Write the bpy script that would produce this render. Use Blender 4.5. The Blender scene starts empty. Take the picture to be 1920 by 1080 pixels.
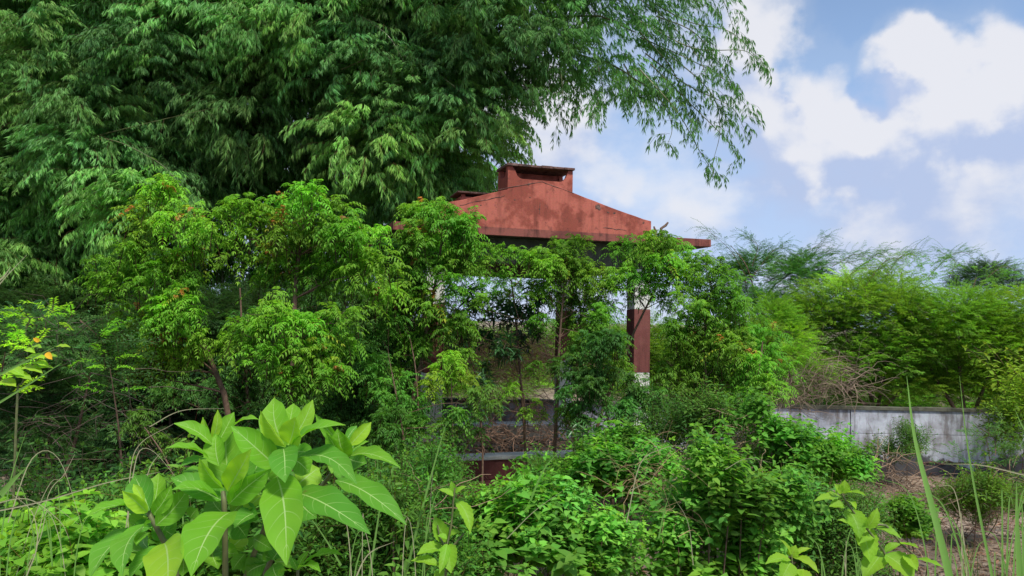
import bpy, math, random
import numpy as np
from mathutils import Vector, Matrix, noise

random.seed(7)
RNG = np.random.default_rng(7)
S = bpy.context.scene
COL = S.collection
R = math.radians

# ------------------------------------------------------------------ camera, light, exposure
F = 1400.0
EYE = Vector((0, 0, 2.6))
cam = bpy.data.cameras.new("camera")
cam.sensor_width = 36
cam.lens = F / 1920 * 36
cam.clip_start = 0.05
cam.clip_end = 3000
camo = bpy.data.objects.new("camera", cam)
COL.objects.link(camo)
CM = Matrix.Rotation(R(90 + 2.45), 4, 'X') @ Matrix.Rotation(0.02, 4, 'Z')
camo.matrix_world = Matrix.Translation(EYE) @ CM
S.camera = camo

def ray(px, py):
    return (CM.to_3x3() @ Vector((px - 960, 540 - py, -F)))

def at(px, py, d):
    v = ray(px, py)
    return EYE + v * (d / v.y)

SUN_EL, SUN_AZ = R(58), R(150)      # azimuth clockwise from +Y
sun_dir = Vector((math.sin(SUN_AZ) * math.cos(SUN_EL), math.cos(SUN_AZ) * math.cos(SUN_EL), math.sin(SUN_EL)))
sl = bpy.data.lights.new("sun", 'SUN')
sl.energy = 2.8
sl.angle = R(9)
sl.color = (1.0, 0.95, 0.86)
slo = bpy.data.objects.new("sun", sl)
COL.objects.link(slo)
slo.rotation_euler = sun_dir.to_track_quat('Z', 'Y').to_euler()
slo.location = (0, 0, 40)

S.view_settings.view_transform = 'Standard'
S.view_settings.look = 'None'
S.view_settings.gamma = 1
S.view_settings.use_curve_mapping = False
S.view_settings.exposure = 0.8
S.cycles.max_bounces = 7
S.cycles.diffuse_bounces = 4
S.cycles.transmission_bounces = 4
S.cycles.transparent_max_bounces = 4

W = bpy.data.worlds.new("World")
S.world = W
W.use_nodes = True
SKY_STRENGTH = 0.09

def build_sky():
    nt = W.node_tree
    nt.nodes.clear()
    N, L = nt.nodes, nt.links
    # cloud density group: direction in, amount out
    g = bpy.data.node_groups.new("cloud_amount", 'ShaderNodeTree')
    g.interface.new_socket("Vector", in_out='INPUT', socket_type='NodeSocketVector')
    g.interface.new_socket("Value", in_out='OUTPUT', socket_type='NodeSocketFloat')
    gn, gl = g.nodes, g.links
    gi = gn.new('NodeGroupInput'); go = gn.new('NodeGroupOutput')
    n1 = gn.new('ShaderNodeTexNoise'); n1.inputs['Scale'].default_value = 13; n1.inputs['Detail'].default_value = 8
    gl.new(gi.outputs[0], n1.inputs['Vector'])
    sub = gn.new('ShaderNodeVectorMath'); sub.operation = 'SUBTRACT'; sub.inputs[1].default_value = (.5, .5, .5)
    gl.new(n1.outputs['Color'], sub.inputs[0])
    sc = gn.new('ShaderNodeVectorMath'); sc.operation = 'SCALE'; sc.inputs['Scale'].default_value = .13
    gl.new(sub.outputs[0], sc.inputs[0])
    wp = gn.new('ShaderNodeVectorMath'); wp.operation = 'ADD'
    gl.new(gi.outputs[0], wp.inputs[0]); gl.new(sc.outputs[0], wp.inputs[1])
    n2 = gn.new('ShaderNodeTexNoise'); n2.inputs['Scale'].default_value = 5.5; n2.inputs['Detail'].default_value = 12
    n2.inputs['Roughness'].default_value = .57
    mp = gn.new('ShaderNodeMapping'); mp.inputs['Scale'].default_value = (1, 1, 1.7); mp.inputs['Location'].default_value = (3.1, 1.7, .4)
    gl.new(gi.outputs[0], mp.inputs[0]); gl.new(mp.outputs[0], n2.inputs['Vector'])
    acc = None
    def add(a, sock):
        if a is None: return sock
        m = gn.new('ShaderNodeMath'); m.operation = 'ADD'
        gl.new(a, m.inputs[0]); gl.new(sock, m.inputs[1]); return m.outputs[0]
    acc = n2.outputs['Fac']
    blobs = [(1450, 130, 170, .12), (1660, 270, 230, .12), (1860, 330, 220, .10), (1675, 75, 60, .42), (1725, 85, 52, .34), (1690, 105, 50, .2), (1840, 140, 85, .30), (1905, 120, 80, .30), (1780, 175, 70, .22), (1410, 50, 70, .34),
             (1430, 170, 110, .32), (1500, 240, 110, .28), (1600, 225, 90, .24), (1700, 225, 95, .26), (1780, 245, 60, .22), (1880, 260, 150, .20),
             (1540, 310, 50, .26), (1640, 440, 110, .14), (1790, 400, 160, .12), (1150, 335, 50, .2), (1020, 250, 120, .34), (1240, 340, 90, .14),
             (1310, 430, 70, .18), (700, 200, 420, .25), (1450, 330, 120, .10),
             (1575, 110, 95, -.55), (1530, 15, 95, -.45), (1620, 20, 80, -.4), (1850, 10, 95, -.42), (1750, 0, 80, -.3), (1645, 165, 45, -.28), (1400, 290, 60, -.18),
             (1690, 345, 70, -.12), (1500, 400, 60, -.10), (1880, 490, 120, -.12)]
    for (px, py, r, w) in blobs:
        d = ray(px, py).normalized()
        dd = gn.new('ShaderNodeVectorMath'); dd.operation = 'DISTANCE'; dd.inputs[1].default_value = d
        gl.new(wp.outputs[0], dd.inputs[0])
        mr = gn.new('ShaderNodeMapRange'); mr.interpolation_type = 'SMOOTHSTEP'
        mr.inputs['From Min'].default_value = r * 1.35 / F; mr.inputs['From Max'].default_value = r * .35 / F
        mr.inputs['To Min'].default_value = 0; mr.inputs['To Max'].default_value = w
        gl.new(dd.outputs['Value'], mr.inputs['Value'])
        acc = add(acc, mr.outputs[0])
    gl.new(acc, go.inputs[0])

    tc = N.new('ShaderNodeTexCoord')
    A = N.new('ShaderNodeGroup'); A.node_tree = g
    L.new(tc.outputs['Generated'], A.inputs[0])
    up = N.new('ShaderNodeVectorMath'); up.operation = 'ADD'; up.inputs[1].default_value = (.02, 0, .045)
    L.new(tc.outputs['Generated'], up.inputs[0])
    B = N.new('ShaderNodeGroup'); B.node_tree = g
    L.new(up.outputs[0], B.inputs[0])
    cov = N.new('ShaderNodeMapRange'); cov.interpolation_type = 'SMOOTHSTEP'
    cov.inputs['From Min'].default_value = .24; cov.inputs['From Max'].default_value = .94; cov.inputs['To Min'].default_value = .12; cov.inputs['To Max'].default_value = .95
    L.new(A.outputs[0], cov.inputs['Value'])
    dif = N.new('ShaderNodeMath'); dif.operation = 'SUBTRACT'
    L.new(A.outputs[0], dif.inputs[0]); L.new(B.outputs[0], dif.inputs[1])
    sh = N.new('ShaderNodeMapRange'); sh.interpolation_type = 'SMOOTHSTEP'
    sh.inputs['From Min'].default_value = -.26; sh.inputs['From Max'].default_value = .26
    ns = N.new('ShaderNodeTexNoise'); ns.inputs['Scale'].default_value = 11; ns.inputs['Detail'].default_value = 8
    L.new(tc.outputs['Generated'], ns.inputs['Vector'])
    na = N.new('ShaderNodeMath'); na.operation = 'MULTIPLY_ADD'; na.inputs[1].default_value = .60
    na2 = N.new('ShaderNodeMath'); na2.operation = 'SUBTRACT'; na2.inputs[1].default_value = .30
    L.new(ns.outputs['Fac'], na.inputs[0]); L.new(dif.outputs[0], na.inputs[2]); L.new(na.outputs[0], na2.inputs[0])
    L.new(na2.outputs[0], sh.inputs['Value'])
    cc = N.new('ShaderNodeMix'); cc.data_type = 'RGBA'
    cc.inputs['A'].default_value = (3.1, 3.7, 5.2, 1)       # shaded lavender underside
    cc.inputs['B'].default_value = (5.3, 5.35, 5.7, 1)       # lit cloud
    L.new(sh.outputs[0], cc.inputs['Factor'])
    sky = N.new('ShaderNodeTexSky'); sky.sky_type = 'NISHITA'; sky.sun_disc = False
    sky.sun_elevation = SUN_EL; sky.sun_rotation = SUN_AZ
    sky.air_density = 1.15; sky.dust_density = .4; sky.ozone_density = 4.0
    mx = N.new('ShaderNodeMix'); mx.data_type = 'RGBA'
    L.new(cov.outputs[0], mx.inputs['Factor'])
    tc2 = N.new('ShaderNodeSeparateXYZ'); L.new(tc.outputs['Generated'], tc2.inputs[0])
    hz = N.new('ShaderNodeMapRange'); hz.interpolation_type = 'SMOOTHSTEP'
    hz.inputs['From Min'].default_value = .45; hz.inputs['From Max'].default_value = -.02; hz.inputs['To Max'].default_value = .8
    L.new(tc2.outputs['Z'], hz.inputs['Value'])
    hm = N.new('ShaderNodeMix'); hm.data_type = 'RGBA'; hm.inputs['B'].default_value = (2.8, 4.0, 6.6, 1)
    L.new(hz.outputs[0], hm.inputs['Factor']); L.new(sky.outputs[0], hm.inputs['A'])
    L.new(hm.outputs['Result'], mx.inputs['A']); L.new(cc.outputs['Result'], mx.inputs['B'])
    bg = N.new('ShaderNodeBackground'); bg.inputs['Strength'].default_value = SKY_STRENGTH
    L.new(mx.outputs['Result'], bg.inputs['Color'])
    out = N.new('ShaderNodeOutputWorld')
    L.new(bg.outputs[0], out.inputs[0])
build_sky()

# ------------------------------------------------------------------ helpers
def mat(name, build):
    m = bpy.data.materials.new(name)
    m.use_nodes = True
    nt = m.node_tree
    nt.nodes.clear()
    out = nt.nodes.new('ShaderNodeOutputMaterial')
    p = nt.nodes.new('ShaderNodeBsdfPrincipled')
    nt.links.new(p.outputs[0], out.inputs[0])
    build(nt, nt.nodes, nt.links, p, out)
    return m

def noise_node(N, L, scale, detail=5, rough=.6, coord='Object', vec=None):
    n = N.new('ShaderNodeTexNoise')
    n.inputs['Scale'].default_value = scale
    n.inputs['Detail'].default_value = detail
    n.inputs['Roughness'].default_value = rough
    if vec is None:
        tc = N.new('ShaderNodeTexCoord'); vec = tc.outputs[coord]
    L.new(vec, n.inputs['Vector'])
    return n

def ramp(N, L, src, stops):
    r = N.new('ShaderNodeValToRGB')
    e = r.color_ramp.elements
    while len(e) > len(stops): e.remove(e[-1])
    while len(e) < len(stops): e.new(1)
    for i, (p, c) in enumerate(stops):
        e[i].position = p
        e[i].color = (c, c, c, 1) if not hasattr(c, '__len__') else (c[0], c[1], c[2], 1)
    L.new(src, r.inputs[0])
    return r.outputs[0]

def mixc(N, L, fac, a, b, mode='MIX'):
    m = N.new('ShaderNodeMix'); m.data_type = 'RGBA'; m.blend_type = mode
    for s, v in (('Factor', fac), ('A', a), ('B', b)):
        if hasattr(v, 'is_output') or isinstance(v, bpy.types.NodeSocket): L.new(v, m.inputs[s])
        elif hasattr(v, '__len__'): m.inputs[s].default_value = (v[0], v[1], v[2], 1)
        else: m.inputs[s].default_value = v
    return m.outputs['Result']

def bump(N, L, src, p, strength=.4, dist=.02):
    b = N.new('ShaderNodeBump'); b.inputs['Strength'].default_value = strength; b.inputs['Distance'].default_value = dist
    L.new(src, b.inputs['Height']); L.new(b.outputs[0], p.inputs['Normal'])

def tag(o, label=None, cat=None, group=None, kind=None):
    if label: o['label'] = label
    if cat: o['category'] = cat
    if group: o['group'] = group
    if kind: o['kind'] = kind
    return o

def empty(name, loc=(0, 0, 0)):
    o = bpy.data.objects.new(name, None)
    o.empty_display_size = .1
    COL.objects.link(o)
    o.location = loc
    return o

def link(name, me, m=None, parent=None):
    o = bpy.data.objects.new(name, me)
    if m is not None and len(me.materials) == 0: me.materials.append(m)
    COL.objects.link(o)
    if parent is not None:
        o.parent = parent
        o.matrix_parent_inverse = Matrix.Translation(-Vector(parent_loc(parent)))
    return o

def parent_loc(p):
    v = Vector(p.location)
    if p.parent is not None:
        pass
    return v

class MB:
    """collects faces in world coordinates, with a colour per vertex"""
    def __init__(s): s.v = []; s.f = []; s.c = []
    def add(s, V, Fc, col=(1, 1, 1, 0)):
        b = len(s.v)
        s.v += [tuple(v) for v in V]
        s.f += [tuple(i + b for i in f) for f in Fc]
        s.c += [col] * len(V) if not isinstance(col, list) else col
    def box(s, lo, hi, M=None, col=(1, 1, 1, 0)):
        V = [Vector((x, y, z)) for z in (lo[2], hi[2]) for y in (lo[1], hi[1]) for x in (lo[0], hi[0])]
        if M is not None: V = [M @ v for v in V]
        s.add(V, [(0, 2, 3, 1), (4, 5, 7, 6), (0, 1, 5, 4), (2, 6, 7, 3), (0, 4, 6, 2), (1, 3, 7, 5)], col)
    def prism(s, poly, y0, y1, M=None, col=(1, 1, 1, 0)):
        """poly of (x,z) extruded along y"""
        n = len(poly)
        V = [Vector((x, y0, z)) for x, z in poly] + [Vector((x, y1, z)) for x, z in poly]
        if M is not None: V = [M @ v for v in V]
        s.add(V, [tuple(range(n)), tuple(range(2 * n - 1, n - 1, -1))] + [(i, i + n, (i + 1) % n + n, (i + 1) % n) for i in range(n)], col)
    def tube(s, pts, rads, sides=5, col=(1, 1, 1, 0)):
        pts = [Vector(p) for p in pts]
        n = len(pts)
        V = []
        ref = Vector((.3, .9, .2))
        for i, p in enumerate(pts):
            d = (pts[min(i + 1, n - 1)] - pts[max(i - 1, 0)])
            if d.length < 1e-9: d = Vector((0, 0, 1))
            d.normalize()
            a = d.cross(ref)
            if a.length < .05: a = d.cross(Vector((1, 0, 0)))
            a.normalize(); b = d.cross(a)
            r = rads[i] if hasattr(rads, '__len__') else rads
            for k in range(sides):
                t = 2 * math.pi * k / sides
                V.append(p + (a * math.cos(t) + b * math.sin(t)) * r)
        Fc = [(i * sides + k, i * sides + (k + 1) % sides, (i + 1) * sides + (k + 1) % sides, (i + 1) * sides + k)
              for i in range(n - 1) for k in range(sides)]
        s.add(V, Fc, col)
    def build(s, name, m, parent=None, smooth=False, bevel=0):
        me = bpy.data.meshes.new(name)
        me.from_pydata(s.v, [], s.f)
        me.update()
        a = me.color_attributes.new("Col", 'FLOAT_COLOR', 'POINT')
        a.data.foreach_set("color", np.array(s.c, dtype=np.float32).ravel())
        if smooth: me.shade_smooth()
        o = link(name, me, m, parent)
        if bevel:
            b = o.modifiers.new("bevel", 'BEVEL'); b.width = bevel; b.segments = 2; b.limit_method = 'ANGLE'
        return o

def spline(pts, n=12):
    """Catmull-Rom through points"""
    P = [Vector(p) for p in pts]
    if len(P) == 2: return [P[0].lerp(P[1], i / n) for i in range(n + 1)]
    P = [P[0] * 2 - P[1]] + P + [P[-1] * 2 - P[-2]]
    segs = len(P) - 3
    out = []
    per = max(2, n // segs)
    for s_ in range(segs):
        a, b, c, d = P[s_:s_ + 4]
        for i in range(per + (1 if s_ == segs - 1 else 0)):
            t = i / per
            out.append(.5 * ((2 * b) + (c - a) * t + (2 * a - 5 * b + 4 * c - d) * t * t + (3 * b - a - 3 * c + d) * t ** 3))
    return out

def taper(n, r0, r1): return [r0 + (r1 - r0) * i / max(1, n - 1) for i in range(n)]

# ---- foliage templates: arrays of vertices, triangles, colours
class T:
    def __init__(s): s.v = []; s.f = []; s.c = []
    def leaf(s, base, d, up, length, width, fold=.25, droop=.15, col=(1, 1, 1, 1)):
        """2 triangles folded on the midrib"""
        base = Vector(base); d = Vector(d).normalized(); up = Vector(up)
        side = d.cross(up)
        if side.length < .01: side = d.cross(Vector((1, 0, 0)))
        side.normalize(); nrm = side.cross(d)
        b = len(s.v)
        mid = base + d * length * .42 + nrm * width * fold
        tip = base + d * length - nrm * length * droop
        s.v += [base, mid + side * width * .5, tip, mid - side * width * .5]
        s.f += [(b, b + 1, b + 2), (b, b + 2, b + 3)]
        s.c += [col] * 4
    def broad(s, base, d, up, length, width, fold=.18, droop=.25, col=(1, 1, 1, 1), heart=.0):
        """6 triangles, round shoulders and pointed tip"""
        base = Vector(base); d = Vector(d).normalized(); up = Vector(up)
        side = d.cross(up)
        if side.length < .01: side = d.cross(Vector((1, 0, 0)))
        side.normalize(); nrm = side.cross(d)
        b = len(s.v)
        def P(t, w): return base + d * length * t + side * width * w + nrm * (abs(w) * width * fold * 2 - droop * length * t * t)
        s.v += [P(0, 0), P(.16 - heart, .42), P(.55, .36), P(1, 0), P(.55, -.36), P(.16 - heart, -.42), P(.5, 0)]
        s.f += [(b, b + 1, b + 6), (b + 1, b + 2, b + 6), (b + 2, b + 3, b + 6), (b + 3, b + 4, b + 6), (b + 4, b + 5, b + 6), (b + 5, b, b + 6)]
        s.c += [col] * 7
    def stick(s, a, b_, r, col):
        a = Vector(a); b_ = Vector(b_)
        d = (b_ - a).normalized()
        p = d.cross(Vector((.2, .3, 1)))
        p = p.normalized() if p.length > .01 else Vector((1, 0, 0))
        q = d.cross(p)
        b = len(s.v)
        for c0 in (a, b_):
            for k in range(3):
                t = k * 2.0944
                s.v.append(c0 + (p * math.cos(t) + q * math.sin(t)) * (r if c0 is a else r * .6))
        for k in range(3):
            k2 = (k + 1) % 3
            s.f += [(b + k, b + k2, b + 3 + k2), (b + k, b + 3 + k2, b + 3 + k)]
        s.c += [col] * 6
    def done(s):
        return (np.array([tuple(v) for v in s.v], dtype=np.float32), np.array(s.f, dtype=np.int32), np.array(s.c, dtype=np.float32))

U = random.uniform
def jit(c, a=.15):
    k = U(1 - a, 1 + a)
    return (c[0] * k * U(.9, 1.12), c[1] * k, c[2] * k * U(.85, 1.1), c[3] if len(c) > 3 else 1)

def arc(length, lift, droop, n):
    """points along +X that rise with 'lift' and sink with 'droop'"""
    return [Vector((length * t * (1 - .15 * t * droop), 0, length * (lift * t - droop * t * t))) for t in [i / n for i in range(n + 1)]]

def neem_leaf(t, base, yaw, elev, L, col, pairs=6, wood=(.16, .13, .05, 0)):
    M = Matrix.Rotation(yaw, 3, 'Z')
    lift = math.tan(elev); droop = U(.35, .75) + max(0, lift) * .5
    P = [Vector(base) + M @ p for p in arc(L * math.cos(elev), lift, droop, pairs)]
    for i in range(0, pairs, 2): t.stick(P[i], P[min(i + 2, pairs)], .0025, wood)
    for i in range(1, pairs + 1):
        d = (P[i] - P[i - 1]).normalized()
        side = d.cross(Vector((0, 0, 1))).normalized()
        s_ = math.sin(math.pi * (i / (pairs + .8))) * .5 + .5
        for sg in (-1, 1):
            dd = (side * sg * 1.0 + d * .55 + Vector((0, 0, -.35 + U(-.2, .1)))).normalized()
            t.leaf(P[i], dd, Vector((0, 0, 1)) + d * .2, L * .27 * s_, L * .068, .2, .2, jit(col))
    t.leaf(P[-1], (P[-1] - P[-2]).normalized(), Vector((0, 0, 1)), L * .24, L * .075, .2, .1, jit(col))

def tmpl_neem(young=False, n=11):
    t = T()
    for i in range(n):
        e = R(U(-10, 68)) if i > 3 else R(U(50, 80))
        c = (1, 1, 1, 1)
        if young and i < 4: c = (3.0, .60, 2.2, 1)
        elif young and i < 6: c = (1.7, 1.05, 1.0, 1)
        L = U(.2, .3) * (.62 if (young and i < 4) else 1)
        neem_leaf(t, (U(-.03, .03), U(-.03, .03), U(-.12, .05)), i * 2.4 + U(-.4, .4), e, L, c)
    t.stick((0, 0, -.3), (0, 0, .02), .005, (.2, .12, .07, 0))
    return t.done()

def tmpl_bamboo(L=.75, twigs=14, dense=7):
    t = T()
    P = arc(L, U(.25, .6), U(.6, 1.0), 6)
    wood = (.55, .5, .35, 0)
    for i in range(0, 6, 2): t.stick(P[i], P[i + 2], .004, wood)
    for k in range(twigs):
        u = (k + .7) / twigs * 6
        i = min(5, int(u)); p = P[i].lerp(P[i + 1], u - i)
        d = (P[i + 1] - P[i]).normalized()
        side = Vector((0, 1 if k % 2 else -1, 0))
        tw = (d * .6 + side * U(.3, .9) + Vector((0, 0, U(-.7, .1)))).normalized()
        ln = U(.06, .16)
        q = p + tw * ln
        for j in range(dense):
            a = U(-1.0, 1.0)
            dd = (tw * .5 + side * a * .5 + d * U(-.2, .8) + Vector((0, 0, U(-1.7, -.45)))).normalized()
            t.leaf(q + tw * U(-.06, .02), dd, Vector((U(-1, 1), U(-1, 1), .5)), U(.13, .21), U(.014, .021), .3, U(.0, .2), jit((1, 1, 1, 1), .25))
    return t.done()

def tmpl_feather(L=.52, n=15, pin=.085, wide=.016):
    """thin spray of bipinnate leaves: each pinna is a narrow strip"""
    t = T()
    P = arc(L, U(.05, .7), U(.1, .8), 5)
    for i in range(5): t.stick(P[i], P[i + 1], .005 * (1 - i * .15), (.35, .3, .22, 0))
    for k in range(n):
        u = (k + .6) / n * 5
        i = min(4, int(u)); p = P[i].lerp(P[i + 1], u - i)
        for sg in (-1, 1):
            dd = Vector((U(.1, 1), sg * U(.5, 1), U(-.35, .45))).normalized()
            for q in range(2):
                d2 = (dd + Vector((U(-.5, .5), U(-.3, .3), U(-.25, .25)))).normalized()
                t.leaf(p + dd * .015, d2, Vector((U(-.3, .3), U(-.3, .3), 1)), pin * U(.7, 1.2), wide, .1, .15, jit((1, 1, 1, 1)))
    return t.done()

def tmpl_sprig(L=.30, pairs=5, size=.088, wr=.75, rise=1.0, heart=.04):
    """leafy herb stem with opposite pointed leaves"""
    t = T()
    lean = U(0, .5)
    P = [Vector((lean * L * u * u + .0, 0, L * u * rise)) for u in [i / pairs for i in range(pairs + 1)]]
    for i in range(pairs): t.stick(P[i], P[i + 1], .002, (.5, .6, .3, 0))
    for i in range(1, pairs + 1):
        a0 = i * 1.57 + U(-.4, .4)
        sz = size * (1.1 - .4 * i / pairs) * U(.8, 1.2)
        for sg in (0, math.pi):
            a = a0 + sg
            d = Vector((math.cos(a), math.sin(a), U(-.35, .25)))
            t.broad(P[i] + d * .012, d, Vector((0, 0, 1)), sz, sz * wr, .16, U(.1, .5), jit((1, 1, 1, 1), .2), heart)
    for k in range(2):
        a = U(0, 6.3)
        t.broad(P[-1], Vector((math.cos(a), math.sin(a), 1.2)), Vector((math.cos(a + 1.5), math.sin(a + 1.5), .3)), size * .5, size * .3, .2, .1, (1.4, 1.15, .8, 1))
    return t.done()

def tmpl_lance(n=10, size=.13, w=.28):
    """whorl of lance shaped leathery leaves"""
    t = T()
    for i in range(n):
        a = i * 2.4; e = U(-.7, .6)
        t.broad((0, 0, U(-.08, .02)), Vector((math.cos(a), math.sin(a), e)), Vector((0, 0, 1)), size * U(.7, 1.2), size * w, .2, U(.1, .45), jit((1, 1, 1, 1), .25))
    t.stick((0, 0, -.2), (0, 0, 0), .004, (.4, .35, .2, 0))
    return t.done()

def tmpl_tuft(n=9, h=.4, w=.007, spread=.6, dry=False):
    t = T()
    for i in range(n):
        a = U(0, 6.28); ln = h * U(.5, 1.1); sp = U(.1, spread)
        d = Vector((math.cos(a), math.sin(a), 0)); s_ = d.cross(Vector((0, 0, 1)))
        b = len(t.v)
        c = jit((1, 1, 1, 1), .25) if not dry else jit((1, 1, 1, 0), .3)
        base = Vector((U(-.05, .05), U(-.05, .05), 0))
        K = 3
        for k in range(K + 1):
            u = k / K
            p = base + d * ln * sp * u ** 1.7 + Vector((0, 0, ln * (u - .45 * sp * u ** 3)))
            ww = w * (1 - u * .9)
            t.v += [p - s_ * ww * .5, p + s_ * ww * .5]; t.c += [c, c]
        for k in range(K): t.f += [(b + 2 * k, b + 2 * k + 1, b + 2 * k + 3), (b + 2 * k, b + 2 * k + 3, b + 2 * k + 2)]
    return t.done()

def tmpl_twigs(n=5, L=.5, r=.004):
    t = T()
    for i in range(n):
        p = Vector((U(-.15, .15), U(-.15, .15), U(-.1, .1)))
        d = Vector((U(-1, 1), U(-1, 1), U(-.5, .9))).normalized()
        c = jit((1, 1, 1, 0), .3)
        for k in range(4):
            q = p + d * L / 4
            t.stick(p, q, r * (1 - k * .2), c)
            d = (d + Vector((U(-.6, .6), U(-.6, .6), U(-.7, .4)))).normalized(); p = q
    return t.done()

def tmpl_litter(n=14):
    t = T()
    for i in range(n):
        a = U(0, 6.28)
        t.leaf((U(-.25, .25), U(-.25, .25), U(.0, .03)), (math.cos(a), math.sin(a), U(-.1, .3)), (U(-.3, .3), U(-.3, .3), 1), U(.04, .09), U(.012, .03), U(-.3, .4), .2, jit((1, 1, 1, 0), .35))
    return t.done()

NEEM = [tmpl_neem() for _ in range(5)]
NEEM_Y = [tmpl_neem(True) for _ in range(3)]
BAM = [tmpl_bamboo() for _ in range(7)]
BAM_S = [tmpl_bamboo(.45, 6, 5) for _ in range(5)]
FEA = [tmpl_feather() for _ in range(6)]
FEA_L = [tmpl_feather(.85, 12, .07, .014) for _ in range(4)]
SPR = [tmpl_sprig() for _ in range(6)]
SPR_S = [tmpl_sprig(.32, 7, .055, .42, 1, 0) for _ in range(4)]
LAN = [tmpl_lance() for _ in range(4)]
TUF = [tmpl_tuft() for _ in range(5)]
TUF_D = [tmpl_tuft(10, .45, .004, .9, True) for _ in range(4)]
TWG = [tmpl_twigs() for _ in range(6)]
LIT = [tmpl_litter() for _ in range(4)]

class Cloud:
    """placements of templates, baked into one mesh"""
    def __init__(s, tint=(1, 1, 1)): s.items = []; s.tint = tint
    def put(s, t, p, yaw, scale=1, tilt=0, roll=0, tint=(1, 1, 1)):
        s.items.append((t, p, yaw, scale, tilt, roll, tint))
    def mesh(s, name):
        by = {}
        for it in s.items: by.setdefault(id(it[0]), (it[0], []))[1].append(it)
        Vs, Fs, Cs = [], [], []
        off = 0
        for t, its in by.values():
            V, Fc, Cc = t
            k = len(its)
            P = np.array([tuple(i[1]) for i in its], dtype=np.float32)
            y, sc, ti, ro = (np.array([i[j] for i in its], dtype=np.float32) for j in (2, 3, 4, 5))
            tn = np.array([i[6] for i in its], dtype=np.float32) * np.array(s.tint, dtype=np.float32)
            def rot(a, ax):
                c, s_ = np.cos(a), np.sin(a); z = np.zeros_like(a); o = z + 1
                if ax == 2: m_ = [c, -s_, z, s_, c, z, z, z, o]
                elif ax == 1: m_ = [c, z, s_, z, o, z, -s_, z, c]
                else: m_ = [o, z, z, z, c, -s_, z, s_, c]
                return np.stack(m_, -1).reshape(-1, 3, 3)
            M = rot(y, 2) @ rot(ti, 1) @ rot(ro, 0) * sc[:, None, None]
            VV = np.einsum('kij,nj->kni', M, V) + P[:, None, :]
            CC = np.repeat(Cc[None], k, 0).copy()
            CC[:, :, :3] *= tn[:, None, :]
            FF = Fc[None] + (off + np.arange(k)[:, None, None] * len(V))
            off += k * len(V)
            Vs.append(VV.reshape(-1, 3)); Fs.append(FF.reshape(-1, 3)); Cs.append(CC.reshape(-1, 4))
        V = np.concatenate(Vs).astype(np.float32); Fc = np.concatenate(Fs).astype(np.int32); Cc = np.concatenate(Cs).astype(np.float32)
        me = bpy.data.meshes.new(name)
        me.vertices.add(len(V)); me.vertices.foreach_set("co", V.ravel())
        me.loops.add(Fc.size); me.loops.foreach_set("vertex_index", Fc.ravel())
        me.polygons.add(len(Fc))
        me.polygons.foreach_set("loop_start", np.arange(0, Fc.size, 3, dtype=np.int32))
        me.polygons.foreach_set("loop_total", np.full(len(Fc), 3, dtype=np.int32))
        me.update(calc_edges=True)
        a = me.color_attributes.new("Col", 'BYTE_COLOR' if False else 'FLOAT_COLOR', 'POINT')
        a.data.foreach_set("color", Cc.ravel())
        global TRIS
        TRIS += len(Fc)
        return me
    def build(s, name, m, parent=None, kind=None):
        o = link(name, s.mesh(name), m, parent)
        if kind: o['kind'] = kind
        return o
TRIS = 0

def lobe_meshes(name, temps, n, variants, Rm, m, scale=(.8, 1.15), shell=.4, hang=0.0, tilt=.35, squash=.85, front=0.0):
    """shared meshes: a rounded leafy bough of radius Rm"""
    out = []
    for q in range(variants):
        cl = Cloud()
        off = Vector((q * 7.1, 3, 1))
        for k in range(n):
            v = Vector((random.gauss(0, 1), random.gauss(0, 1), random.gauss(0, 1) + .25)).normalized()
            rr = Rm * (shell + (1 - shell) * random.random() ** .6) * (1 + .45 * noise.noise(v * 1.6 + off))
            b = U(.8, 1.2)
            cl.put(random.choice(temps), Vector((v.x, v.y, v.z * squash)) * rr, math.atan2(v.y, v.x) + U(-.6, .6), U(*scale), -v.z * tilt + hang + U(-.2, .2), U(-.3, .3),
                   (b * U(.92, 1.1), b, b * U(.85, 1.1)))
        me = cl.mesh(name); me.materials.append(m); out.append(me)
    return out

def place_lobe(root, meshes, c, rx, rz, Rm, tint=(1, 1, 1), m=None, name="foliage", ry=None):
    o = bpy.data.objects.new(name, random.choice(meshes))
    COL.objects.link(o)
    o.parent = root
    o.location = Vector(c) - Vector(root.location)
    o.rotation_euler = (U(-.15, .15), U(-.15, .15), U(0, 6.28))
    o.scale = (rx / Rm, (ry or rx) / Rm, rz / Rm)
    k = random.choice((U(.62, .9), U(.85, 1.15), U(1.05, 1.5))); y = U(.88, 1.15)
    o.color = (tint[0] * k * y, tint[1] * k, tint[2] * k / y, 1)
    if m is not None:
        o.material_slots[0].link = 'OBJECT'; o.material_slots[0].material = m
    return o

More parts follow.
